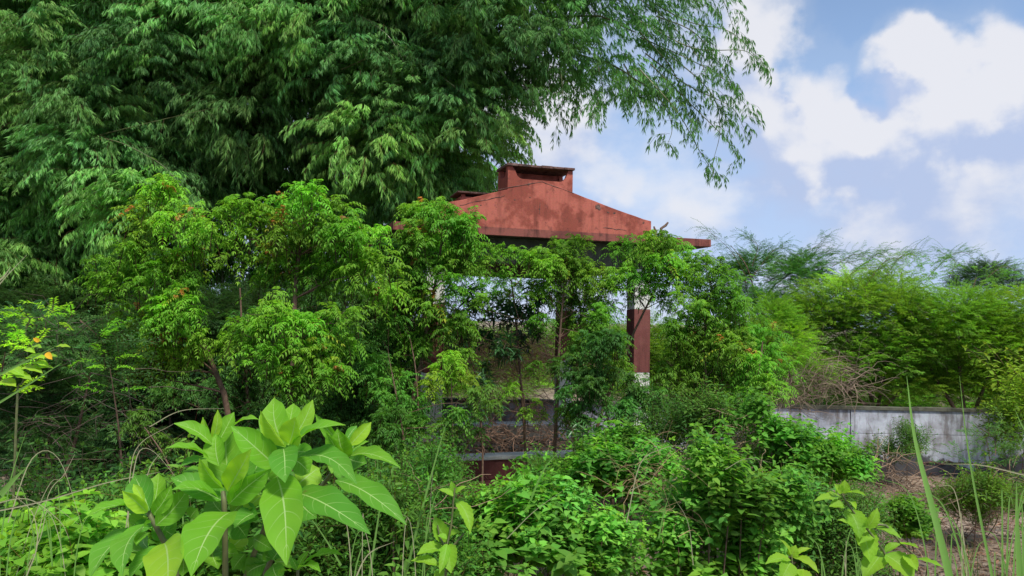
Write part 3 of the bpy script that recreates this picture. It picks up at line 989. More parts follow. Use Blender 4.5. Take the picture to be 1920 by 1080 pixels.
def build_bamboo():
    kb = lambda x, y: y < edge(x) - 40
    back = lambda a, b: grid_lobes(a, b, -160, 460, 95, 14.6, 17.0, 1.0, kb)
    front = lambda a, b: grid_lobes(a, b, -130, 520, 92, 12.4, 14.0, .85, lambda x, y: y < edge(x) - 55 and not hole(x, y))
    low = grid_lobes(-250, 330, 540, 900, 95, 13, 15, 1.0)
    bamboo("dense bamboo clump at the picture's edge, beyond the feathery dark shrubs",
           back(-260, 180) + front(-260, 180) + low,
           [[(x, 860, 14.5), (x + U(-30, 30), 500, 14.3), (x + U(-90, 60), 100, 14), (x + U(-160, 120), -300, 13.5)] for x in (-60, 0, 50, 110, 170)], 8, (1, 1, 1),
           [[(60, 330, 12.6), (140, 270, 12.2), (260, 235, 12.0), (410, 200, 11.8)], [(70, 320, 12.4), (180, 260, 12.0), (290, 300, 11.8), (350, 360, 11.7)], [(0, 240, 12.4), (80, 200, 12.2), (150, 210, 12.0)], [(150, 20, 12.4), (210, 0, 12.2), (260, 60, 12.0)]])
    bamboo("tall bamboo clump standing behind the two red-tipped saplings",
           back(200, 560) + front(190, 560) + grid_lobes(340, 640, 470, 640, 120, 14.5, 15.5, .7),
           [[(x, 860, 14.8), (x + U(-30, 30), 480, 14.5), (x + U(-90, 90), 100, 14), (x + U(-160, 160), -300, 13.2)] for x in (330, 390, 440, 480, 520, 560)], 8)
    bamboo("bamboo clump with pale drooping plumes, its edge hanging near the roof turret",
           back(580, 900) + front(575, 930) + [(870, 300, 60, 50, 13.2), (830, 350, 60, 45, 13.4), (760, 360, 70, 50, 13.6), (900, 230, 60, 50, 12.8)] + grid_lobes(620, 760, 440, 560, 110, 14.5, 15.5, .7),
           [[(x, 860, 15), (x + U(-30, 40), 480, 14.8), (x + U(-60, 110), 100, 14), (x + U(-60, 260), -300, 13)] for x in (590, 630, 670, 700, 740, 770)], 8, (1, 1, 1),
           [[(560, 60, 12.4), (640, 20, 12.2), (720, 60, 12.0), (760, 120, 12.0)], [(640, 130, 12.4), (740, 100, 12.2), (860, 170, 12.0), (900, 260, 12.0)], [(380, 60, 12.6), (440, 20, 12.3), (520, 60, 12.1)]])
    sp = []
    spx = [[(1150, -60), (1280, -10), (1340, 20)], [(1180, -20), (1290, 40), (1370, 60), (1425, 115)], [(1200, 40), (1300, 90), (1395, 95), (1420, 118)],
           [(1200, 70), (1290, 110), (1360, 150), (1400, 200)], [(1210, 100), (1290, 160), (1370, 200), (1395, 240)],
           [(1220, 120), (1300, 200), (1360, 260), (1385, 300)], [(1200, 130), (1270, 210), (1310, 280), (1345, 335)],
           [(1190, 130), (1240, 190), (1260, 240), (1245, 285)], [(1240, 90), (1330, 170), (1350, 240), (1335, 310)], [(1050, 120), (1055, 180), (1050, 235)],
           [(1120, 120), (1130, 170), (1110, 215)], [(1100, -60), (1230, 20), (1310, 110), (1330, 170)], [(1180, -80), (1330, -30), (1380, 60)],
           [(1200, 60), (1260, 130), (1290, 210), (1300, 250)], [(1170, 120), (1200, 180), (1215, 215)], [(980, 150), (1000, 200), (985, 250)], [(1230, 30), (1300, 60), (1350, 120), (1370, 160)]]
    for s in spx: sp.append([(x, y, 12.2 + U(-.5, .5)) for x, y in s])
    kr = lambda x, y: y < edge(x) - 30 and not (x > 1150 and y < 20 and random.random() < .5)
    lob = grid_lobes(880, 1190, -130, 190, 92, 12.0, 13.6, .75, kr)
    lob = [(a, b, c, e, f) for (a, b, c, e, f) in lob]
    bamboo("arching bamboo culms overhanging the pavilion roof, with loose sprays against the sky",
           lob, [[(x, 860, 14.8), (x + 40, 480, 14.5), (x + 120, 100, 13.8), (x + 330, y1, 12.8), (x + 430, y2, 12.2)] for x, y1, y2 in ((700, 60, 80), (730, -10, 0), (760, 30, 60), (780, 110, 160), (720, -120, -100))], 7, (.8, .85, .85), sp)
build_bamboo()

# ------------------------------------------------------------------ neem saplings
def build_neems():
    G = "young neem trees around the pavilion"
    neem("slender neem with red-tipped crown, standing beside the feathery dark shrub",
         [(310, 365, 45), (345, 420, 48), (285, 425, 46), (240, 480, 46), (355, 495, 50), (300, 520, 56), (230, 540, 45), (335, 580, 58), (270, 600, 50),
          (330, 660, 55), (260, 670, 40), (385, 650, 38), (290, 700, 35)],
         [(430, 790), (405, 700), (370, 610), (345, 500), (320, 400)], 8.6, .04, M_NEEM, 9, .3, tint=(1.08, 1.1, .9))
    neem("bushy neem with red shoot tips, its crown topmost beside the roof slab corner",
         [(450, 395, 40), (420, 440, 35), (575, 370, 40), (545, 400, 42), (610, 405, 48), (520, 440, 52), (590, 460, 55), (650, 440, 50), (690, 450, 40), (700, 500, 45), (640, 510, 55),
          (500, 490, 45), (560, 520, 50), (720, 550, 40)],
         [(548, 790), (549, 690), (553, 560), (560, 480), (575, 400)], 8.3, .042, M_NEEM, 9, .3, tint=(1, 1.1, .9))
    neem("low bright neem directly above the big-leaved shrub, three upright shoots",
         [(495, 585, 38), (460, 620, 35), (530, 620, 50), (595, 615, 48), (640, 600, 32), (640, 650, 38), (570, 670, 60), (500, 670, 45), (620, 700, 45), (550, 720, 40)],
         [(552, 800), (550, 720), (560, 660), (555, 600)], 7.4, .036, M_NEEM, 12, .12, (.65, .95), tint=(.98, 1.08, .85))
    neem("shaded neem filling the gap between the bushy neem and the pavilion column",
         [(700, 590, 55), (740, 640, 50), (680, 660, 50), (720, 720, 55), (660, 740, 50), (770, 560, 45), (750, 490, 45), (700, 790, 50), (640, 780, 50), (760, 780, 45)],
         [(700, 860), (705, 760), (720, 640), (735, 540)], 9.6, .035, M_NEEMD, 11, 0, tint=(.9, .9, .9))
    neem("neem with reddish stems and feathery top, hiding the slab corner",
         [(790, 400, 38), (840, 410, 42), (870, 430, 36), (780, 450, 40), (830, 470, 50), (870, 490, 38), (790, 510, 42), (760, 540, 36), (860, 540, 28), (800, 570, 34), (840, 610, 40), (790, 630, 30)],
         [(770, 780), (790, 680), (805, 590), (822, 500), (830, 430)], 9.3, .034, M_NEEM, 11, .18, tint=(.85, .95, .85))
    neem("small pale yellow-green neem shoot low in front of the white column base",
         [(840, 690, 34), (880, 700, 26), (820, 720, 28), (850, 720, 30)],
         [(850, 860), (848, 790), (846, 710)], 8.6, .016, M_NEEM, 14, 0, (.5, .75), tint=(1.25, 1.15, .8))
    neem("neem with thin crown under the middle of the eave, over the see-through opening",
         [(915, 480, 34), (960, 485, 36), (1000, 500, 34), (900, 510, 26), (940, 525, 28), (985, 545, 28), (910, 545, 24), (955, 560, 22)],
         [(985, 850, 10.1), (975, 700, 10.0), (965, 580, 9.9), (955, 500, 9.8)], 9.8, .024, M_NEEM, 9, .1, (.6, .85), tint=(.9, 1, .9))
    neem("twin-stemmed neem before the pavilion's rear column, crown touching the fascia",
         [(1040, 475, 36), (1080, 480, 42), (1020, 510, 38), (1060, 530, 45), (1110, 520, 44), (1030, 560, 30), (1090, 570, 44), (1130, 560, 36), (1070, 610, 32), (1120, 610, 36), (1010, 600, 24), (1140, 640, 30), (1070, 650, 28)],
         [(1042, 800), (1046, 700), (1052, 600), (1062, 500)], 9.7, .028, M_NEEM, 11, .08, (.65, .95), tint=(.85, .95, .85))
    neem("neem with leaning dark stem crossing the front column by the roof stub",
         [(1170, 480, 36), (1210, 465, 30), (1250, 460, 38), (1268, 475, 28), (1160, 520, 38), (1240, 505, 44), (1285, 510, 38), (1255, 550, 40), (1300, 520, 26), (1200, 520, 26), (1190, 545, 20), (1215, 500, 24)],
         [(1120, 800), (1160, 700), (1190, 620), (1230, 540), (1255, 480)], 9.9, .026, M_NEEM, 11, .08, (.65, .95), tint=(.85, .95, .85))
    neem("full neem beside the pavilion, between its front column and the thorn trees",
         [(1330, 510, 38), (1370, 530, 40), (1300, 560, 50), (1350, 590, 55), (1390, 600, 40), (1275, 620, 36), (1310, 650, 50), (1370, 660, 50), (1275, 700, 40), (1330, 720, 50), (1400, 710, 45), (1290, 760, 45)],
         [(1320, 840), (1325, 740), (1320, 640), (1335, 540)], 9.4, .03, M_NEEM, 10, .06, (.7, 1.0), tint=(.8, .92, .85))
    neem("drooping neem with pinkish leaf tips next to the bare grey brush heap",
         [(1430, 640, 34), (1420, 690, 38), (1460, 690, 26), (1400, 750, 40), (1445, 730, 26)],
         [(1400, 860), (1410, 760), (1425, 680), (1430, 640)], 9.0, .02, M_NEEM, 12, .25, (.65, .9), tint=(.85, 1, .85))
    neem("dark neem thicket in front of the pavilion's seat wall, below the leaning stem",
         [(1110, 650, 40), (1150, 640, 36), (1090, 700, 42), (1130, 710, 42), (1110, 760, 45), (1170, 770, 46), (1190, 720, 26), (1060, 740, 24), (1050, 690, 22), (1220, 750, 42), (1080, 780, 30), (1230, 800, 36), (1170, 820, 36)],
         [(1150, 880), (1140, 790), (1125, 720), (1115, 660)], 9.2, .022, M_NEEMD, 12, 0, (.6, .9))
    neem("fine-leaved neem thicket hiding the foot of the white column nearest the plinth corner",
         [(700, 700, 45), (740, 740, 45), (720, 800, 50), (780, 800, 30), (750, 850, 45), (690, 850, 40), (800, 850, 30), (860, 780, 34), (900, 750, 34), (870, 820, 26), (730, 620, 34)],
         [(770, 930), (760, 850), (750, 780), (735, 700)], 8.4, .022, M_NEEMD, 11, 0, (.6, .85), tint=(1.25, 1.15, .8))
    neem("small shaded neem sprig hanging in the dark gap above the big-leaved shrub",
         [(255, 790, 26), (280, 810, 22), (320, 830, 22)], [(330, 930), (310, 860), (270, 800)], 7.0, .014, M_NEEMD, 12, 0, (.55, .8), tint=(1.3, 1.2, .8))
    neem("dim neem shrub under the bamboo behind the low bright neem",
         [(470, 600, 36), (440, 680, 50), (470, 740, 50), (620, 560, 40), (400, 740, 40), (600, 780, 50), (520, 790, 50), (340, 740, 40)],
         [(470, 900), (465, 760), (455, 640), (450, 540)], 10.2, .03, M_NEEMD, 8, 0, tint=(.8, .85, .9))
    neem("pale green neem brush with several fine stems filling the pavilion opening",
         [(1130, 590, 30), (1095, 660, 30), (1160, 640, 26), (1000, 770, 26), (955, 735, 20), (1060, 780, 28), (870, 620, 24), (905, 575, 22), (1000, 690, 20), (1180, 740, 30), (1020, 540, 24), (1150, 700, 28)],
         [(1075, 870), (1080, 780), (1090, 680), (1110, 600)], 9.5, .016, M_NEEM, 9, 0, (.55, .85), tint=(.8, .9, .85))
    neem("fine neem growth wrapping the white column at the plinth corner",
         [(780, 650, 34), (745, 690, 30), (800, 740, 26), (770, 770, 30), (860, 670, 22), (820, 800, 28), (740, 590, 28)],
         [(780, 900), (785, 800), (780, 700), (770, 640)], 9.0, .016, M_NEEM, 10, 0, (.55, .85), tint=(.75, .85, .85))
build_neems()

# dark lance-leaved saplings in the opening
def lance_sapling(label, lobes, trunk, d, tint=(1, 1, 1), dens=14, sc=(.8, 1.3)):
    foot = at(trunk[0][0], trunk[0][1], d); foot.z = gz(foot.x, foot.y)
    root = empty("lance_leaved_sapling", foot); tag(root, label, "sapling", "dark leathery saplings by the pavilion opening")
    tp = [foot] + [at(x, y, d) for x, y in trunk]
    L2 = [(l[0], l[1], l[2], d + U(-.2, .2)) for l in lobes]
    limbs(root, foot, [at(l[0], l[1], l[3]) for l in L2], .016, trunk_pts=tp, join=(.5, .9))
    cl = Cloud(tint); fill_lobes(cl, L2, LAN, dens, .2, sc, tilt=.8)
    cl.build("crown", M_LANCE, root)
lance_sapling("dark leathery sapling with long leaves in the middle of the pavilion opening",
              [(880, 590, 36), (920, 570, 34), (1000, 555, 26), (870, 550, 22), (960, 590, 34), (1000, 590, 30), (900, 630, 30), (950, 650, 30), (860, 640, 24), (990, 630, 26), (920, 690, 22), (940, 660, 20)],
              [(984, 840), (982, 740), (960, 660), (950, 600)], 9.9)
lance_sapling("low rosette sapling with glossy leaves before the white seat cap",
              [(1080, 800, 20), (1095, 815, 16)], [(1080, 860), (1082, 810)], 8.4, (1.6, 1.7, 1.3), 16, (.7, 1))
lance_sapling("slim dark sapling beside the pale column foot, under the see-through gap",
              [(900, 720, 26), (880, 760, 24), (930, 760, 20)], [(905, 850), (900, 780), (890, 730)], 9.5, (1, 1, 1), 12, (.7, 1.1))

# ------------------------------------------------------------------ thorny feathery trees
def feather_tree(label, lobes, trunks, d, m=M_FEA, dens=10, r0=.05, tint=(1, 1, 1), sc=(.8, 1.2), sprays=(), twigs=0, cat="tree", name="thorn_tree", dj=.6, group="feathery thorn trees beyond the wall"):
    f = at(trunks[0][0][0], trunks[0][0][1], d); f.z = gz(f.x, f.y)
    root = empty(name, f); tag(root, label, cat, group)
    for tr in trunks:
        P = spline([at(x, y, d + U(-.2, .2)) for x, y in tr], 12)
        b = MB(); b.tube(P, taper(len(P), r0, r0 * .25), 6); b.build("trunk", M_BARK, root, smooth=True)
    L2 = [(l[0], l[1], l[2], d + U(-dj, dj)) for l in lobes]
    cl = Cloud(tint)
    small = []
    for l in L2:
        rm = l[2] / F * l[3]
        if rm < .33 or m == M_FEAD and dens <= 7 and cat == "tree": small.append(l); continue
        for q in range(3):
            c = at(l[0] + U(-.5, .5) * l[2] * (q > 0), l[1] + U(-.3, .3) * l[2] * (q > 0), l[3] + q * U(.2, .9) * rm)
            place_lobe(root, LB_FEA, c, rm * U(1.0, 1.25), rm * U(.8, 1.05), 1.0, tint, m)
    fill_lobes(cl, small, FEA, dens, .42, sc, tilt=.3)
    for s in sprays:
        P = spline([at(x, y, d) for x, y in s], 14)
        b = MB(); b.tube(P, taper(len(P), .010, .003), 4); b.build("branch", M_BARK, root)
        for i in range(2, len(P)):
            dd = P[i] - P[i - 1]
            for q in range(4):
                cl.put(random.choice(FEA_L), P[i] + Vector((U(-.1, .1), U(-.15, .15), U(-.08, .1))), math.atan2(dd.y, dd.x) + U(-1.5, 1.5), U(.35, .75), U(-.6, .2), U(-.3, .3), (U(.7, 1),) * 3)
    if cl.items: cl.build("crown", m, root)
    if twigs:
        ct = Cloud((.55, .5, .5))
        for l in L2:
            for q in range(twigs):
                c = at(l[0] + U(-1, 1) * l[2], l[1] + U(-.3, 1) * l[2], l[3] - l[2] / F * d * U(.3, 1))
                ct.put(random.choice(TWG), c, U(0, 6.28), U(.8, 1.6), 0, 0, (U(.4, .8),) * 3)
        o = ct.build("twigs", M_DRY, root, 'stuff')
    return root

def build_thorns():
    feather_tree("open thorn tree with dark forked stems and arching sprays just past the roof slab",
                 [(1420, 500, 40), (1380, 510, 30), (1440, 560, 30), (1480, 520, 34), (1510, 500, 34), (1470, 570, 30), (1530, 530, 30), (1400, 560, 26)],
                 [[(1412, 640), (1415, 560), (1400, 500), (1370, 460)], [(1425, 640), (1440, 550), (1500, 500), (1540, 460)], [(1430, 640), (1470, 560), (1560, 520)]],
                 21, M_FEAD, 9, .03, (1.2, 1.4, 1), (.5, .9),
                 [[(1400, 520), (1370, 470), (1325, 430)], [(1440, 540), (1480, 490), (1530, 462), (1545, 446)], [(1450, 530), (1520, 480), (1580, 475)], [(1410, 500), (1420, 460), (1395, 445)],
                  [(1470, 530), (1530, 500), (1600, 490)], [(1410, 520), (1450, 470), (1470, 465)], [(1400, 530), (1360, 500), (1330, 490)], [(1430, 560), (1500, 530), (1580, 520)]], dj=1)
    feather_tree("spreading lime-green thorn bush that overhangs the middle of the wall",
                 [(1540, 590, 56), (1600, 560, 56), (1660, 555, 56), (1560, 630, 60), (1630, 600, 70), (1500, 600, 45), (1690, 590, 60), (1650, 670, 60), (1480, 650, 40), (1580, 690, 50), (1720, 640, 60), (1620, 730, 45), (1700, 720, 50)],
                 [[(1640, 770), (1620, 700), (1580, 620)], [(1645, 770), (1660, 690), (1680, 600)], [(1640, 770), (1570, 720), (1500, 670)], [(1650, 770), (1720, 700), (1760, 640)]],
                 18.2, M_FEA, 9, .05, (1, 1, 1), (.8, 1.2), [[(1620, 540), (1660, 490), (1700, 485)], [(1560, 560), (1600, 510), (1650, 500)]], 3)
    feather_tree("yellow-green thorn tree at the far end of the wall, olive underside",
                 [(1780, 590, 60), (1850, 590, 56), (1920, 600, 64), (1760, 630, 60), (1830, 640, 70), (1900, 660, 70), (1800, 700, 55), (1870, 720, 60), (1960, 700, 70), (1980, 610, 66), (1930, 760, 50), (1760, 720, 40)],
                 [[(1810, 790), (1800, 700), (1790, 600)], [(1820, 790), (1860, 690), (1900, 600)], [(1805, 790), (1750, 700), (1730, 640)]],
                 17.8, M_FEA, 9, .05, (1.0, 1, .75), (.8, 1.2), (), 2)
    feather_tree("low thorn thicket forming the skyline above the lime-green bush",
                 [(1580, 525, 34), (1640, 515, 30), (1700, 515, 34), (1760, 515, 32), (1820, 525, 34), (1880, 535, 34), (1940, 540, 34), (1730, 530, 50), (1850, 550, 50)],
                 [[(1700, 700), (1700, 600), (1690, 510)], [(1800, 700), (1810, 600), (1830, 520)]], 22, M_FEAD, 7, .06, (1.7, 1.8, 1.1), (.7, 1.1),
                 [[(1660, 520), (1690, 480), (1720, 478)], [(1740, 520), (1780, 480), (1810, 474), (1830, 490)], [(1780, 520), (1790, 490), (1760, 470)], [(1840, 530), (1880, 500), (1910, 510)], [(1600, 510), (1640, 480), (1650, 474)], [(1560, 500), (1600, 478), (1625, 482)]], dj=1.2)
    feather_tree("rounded thorn bush between the drooping neem and the lime-green bush",
                 [(1450, 590, 38), (1480, 630, 36), (1500, 670, 34), (1430, 620, 30), (1540, 700, 30), (1460, 600, 30)], [[(1490, 760), (1480, 700), (1470, 620)]], 16.9, M_FEA, 9, .03, (.9, .95, .8), (.6, .9), (), 3)
    feather_tree("dark bushy tree far off behind the skyline thicket",
                 [(1830, 520, 28), (1860, 515, 30), (1880, 530, 30), (1810, 535, 26)], [[(1850, 640), (1850, 540)]], 27, M_FEAD, 12, .08, (.6, .6, .7), (.8, 1.2), dj=.8)
    # feathery shrubs on the near edge; shade painted into the first one's leaf colour
    feather_tree("feathery shrub low under the bamboo, leaf colour darkened for shade, hanging fronds",
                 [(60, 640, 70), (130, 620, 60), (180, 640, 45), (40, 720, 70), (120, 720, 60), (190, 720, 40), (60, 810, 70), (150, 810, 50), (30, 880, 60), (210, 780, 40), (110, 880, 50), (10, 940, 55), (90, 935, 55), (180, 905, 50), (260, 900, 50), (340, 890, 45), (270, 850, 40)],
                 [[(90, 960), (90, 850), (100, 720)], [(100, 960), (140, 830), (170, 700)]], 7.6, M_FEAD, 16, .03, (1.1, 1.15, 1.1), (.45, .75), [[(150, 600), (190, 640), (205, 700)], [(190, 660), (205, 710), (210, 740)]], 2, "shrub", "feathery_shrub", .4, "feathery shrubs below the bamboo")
    feather_tree("bright lime feathery shrub touching the picture's edge, with yellow leaves beside it",
                 [(0, 620, 44), (35, 650, 36), (-10, 680, 50), (25, 700, 36), (60, 615, 34), (100, 600, 26), (-20, 740, 40), (20, 740, 30), (70, 660, 24)],
                 [[(-20, 900), (-10, 780), (10, 660)]], 4.6, M_FEA, 60, .012, (1.7, 1.7, .9), (.25, .42), (), 0, "shrub", "feathery_shrub", .25, "feathery shrubs below the bamboo")
    feather_tree("slim feathery shrub with one lit hanging frond beside the first neem trunk",
                 [(205, 700, 18), (210, 730, 20), (200, 670, 16), (185, 640, 16), (140, 600, 24)], [[(230, 900), (222, 800), (206, 690)]], 6.6, M_FEA, 40, .012, (1.1, 1.4, .8), (.3, .5), (), 0, "shrub", "feathery_shrub", .2, "feathery shrubs below the bamboo")
    # thicket below the bamboo, deep shade put into its dark tint
    feather_tree("thicket beneath the bamboo, deep shade put into its leaf colour",
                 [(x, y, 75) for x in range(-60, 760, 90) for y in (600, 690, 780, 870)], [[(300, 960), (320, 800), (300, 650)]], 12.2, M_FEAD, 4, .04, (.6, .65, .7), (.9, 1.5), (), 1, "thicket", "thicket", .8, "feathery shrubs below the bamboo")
    feather_tree("green thicket seen through the pavilion, behind the boundary wall",
                 [(x, U(630, 670), 50) for x in range(760, 1460, 60)] + [(x, U(670, 710), 45) for x in range(1180, 1460, 60)], [[(1300, 760), (1300, 640)], [(900, 760), (880, 640)]], 19.5, M_FEA, 6, .04, (.7, .75, .7), (.8, 1.1), (), 4, "thicket", "thicket", .6, "feathery thorn trees beyond the wall")
build_thorns()

def far_treeline():
    root = empty("scrub_belt", (0, 30, 0))
    tag(root, "belt of green scrub closing the view beyond the boundary wall", "scrub", kind=None)
    for k in range(210):
        x = U(-26, 40); y = U(24, 44)
        h = 1.5 + (y - 24) * .03 + .9 * noise.noise(Vector((x * .2, y * .1, 0)))
        z = U(0.0, 1) * max(.6, h)
        r = U(1.2, 2.0)
        place_lobe(root, LB_FEA, (x, y, z - .3), r, r * .75, 1.0, (.75, .85, .8))
far_treeline()

# ------------------------------------------------------------------ dry brush
def brush(label, lobes, d, n, tint=(1, 1, 1), r=.006, L=1.2):
    f = at(lobes[0][0], lobes[0][1], d)
    root = empty("brush_heap", (f.x, f.y, gz(f.x, f.y))); tag(root, label, "brush", "heaps and mats of dry brush")
    b = MB()
    for k in range(n):
        l = random.choice(lobes)
        p = at(l[0] + random.gauss(0, .45) * l[2], l[1] + random.gauss(0, .4) * l[2], d + U(-.5, .5))
        P = [p]; dr = Vector((U(-1, 1), U(-1, 1), U(-.4, .9))).normalized()
        ll = L * U(.4, 1)
        for q in range(6):
            P.append(P[-1] + dr * ll / 6); dr = (dr + Vector((U(-.35, .35), U(-.35, .35), U(-.55, .25)))).normalized()
        kk = U(.6, 1.4); rr = r * U(.5, 1.5)
        b.tube(P, taper(7, rr, rr * .4), 3, (tint[0] * kk, tint[1] * kk, tint[2] * kk, 0))
    o = b.build("twigs", M_DRY, root); o['kind'] = 'stuff'
brush("bare grey-brown brush heap spilling over the wall top",
      [(1500, 720, 45), (1540, 700, 55), (1480, 750, 35), (1590, 720, 50), (1530, 740, 45), ], 16.0, 420, (.8, .74, .7), .0055, 1.1)
brush("pinkish dry brush heap behind the pavilion, seen through its opening",
      [(880, 660, 60), (940, 690, 60), (1000, 700, 60), (930, 740, 50), (880, 660, 40), (1000, 660, 40), (900, 780, 40), (1000, 780, 40), (940, 640, 50), (1060, 680, 50)], 15.5, 1900, (2.2, 1.65, 1.45), .005, .7)
brush("dry stalks matted over the pavilion floor",
      [(930, 815, 30), (980, 820, 40), (1040, 820, 40), (900, 820, 25)], 12.6, 260, (.8, .62, .55), .006, .6)
brush("tangle of dry vine on the mound beyond the heart-leaved creeper",
      [(1420, 810, 24), (1440, 830, 22), (1400, 840, 20)], 8.0, 160, (1.5, 1.4, 1.1), .004, .7)
brush("fallen brown twigs on the bare soil beside the shrub mound",
      [(1660, 880, 40), (1700, 920, 50), (1640, 930, 40), (1720, 960, 50), (1790, 1000, 60), (1880, 900, 40), (1860, 960, 60), (1700, 1010, 60)], 9.5, 300, (.85, .72, .62), .0045, .8)
brush("russet dry stems standing among the creeper leaves",
      [(1220, 880, 40), (1200, 920, 50), (1180, 900, 40), (1250, 950, 40), (1280, 990, 40)], 5.2, 80, (1.1, .95, .62), .0017, .5)
brush("brown dead stalks under the big-leaved shrub",
      [(720, 980, 60), (650, 1000, 60), (780, 930, 40), (600, 1040, 60)], 3.8, 110, (.8, .68, .55), .0018, .4)

# ------------------------------------------------------------------ shrub mounds
def mound(label, lobes, d, temps=SPR, m=M_VINE, dens=16, r_t=.16, sc=(.8, 1.2), tint=(1, 1, 1), dj=.3, name="shrub", cat="shrub", group="leafy mounds on the ground"):
    L2 = [(l[0], l[1], l[2], (d + U(-dj, dj)) if len(l) < 4 else l[3]) for l in lobes]
    c = at(L2[0][0], L2[0][1], L2[0][3])
    root = empty(name, (c.x, c.y, gz(c.x, c.y))); tag(root, label, cat, group)
    b = MB()
    for l in L2:
        t = at(*l[:2], l[3]); g = Vector((t.x + U(-.2, .2), t.y + U(-.1, .3), gz(t.x, t.y) - .03))
        if g.z < t.z: b.tube([g, g.lerp(t, .5) + Vector((U(-.06, .06), 0, 0)), t], [.008, .006, .003], 4)
    b.build("stem", M_BARK, root)
    if temps is FEA:
        cl = Cloud(tint)
        fill_lobes(cl, L2, temps, dens, r_t, sc, shell=.35, tilt=.9, tint_var=.18)
        cl.build("foliage", m, root)
        return
    for l in L2:
        rm = l[2] / F * l[3]
        for q in range(5):
            dd = l[3] + q * U(.2, 1.2) * rm
            c = at(l[0] + U(-1.3, 1.3) * l[2] * (q > 0), l[1] + U(-.35, 1.0) * l[2] * (q > 0), dd)
            k = max(rm, .13) * U(.6, 1.05) * (.7 + .3 * (sc[0] + sc[1]) / 2)
            place_lobe(root, LB_SPR if temps is SPR else LB_SPS, c, k * U(1.0, 1.55), k * U(.65, 1.15), .22, tint, m)

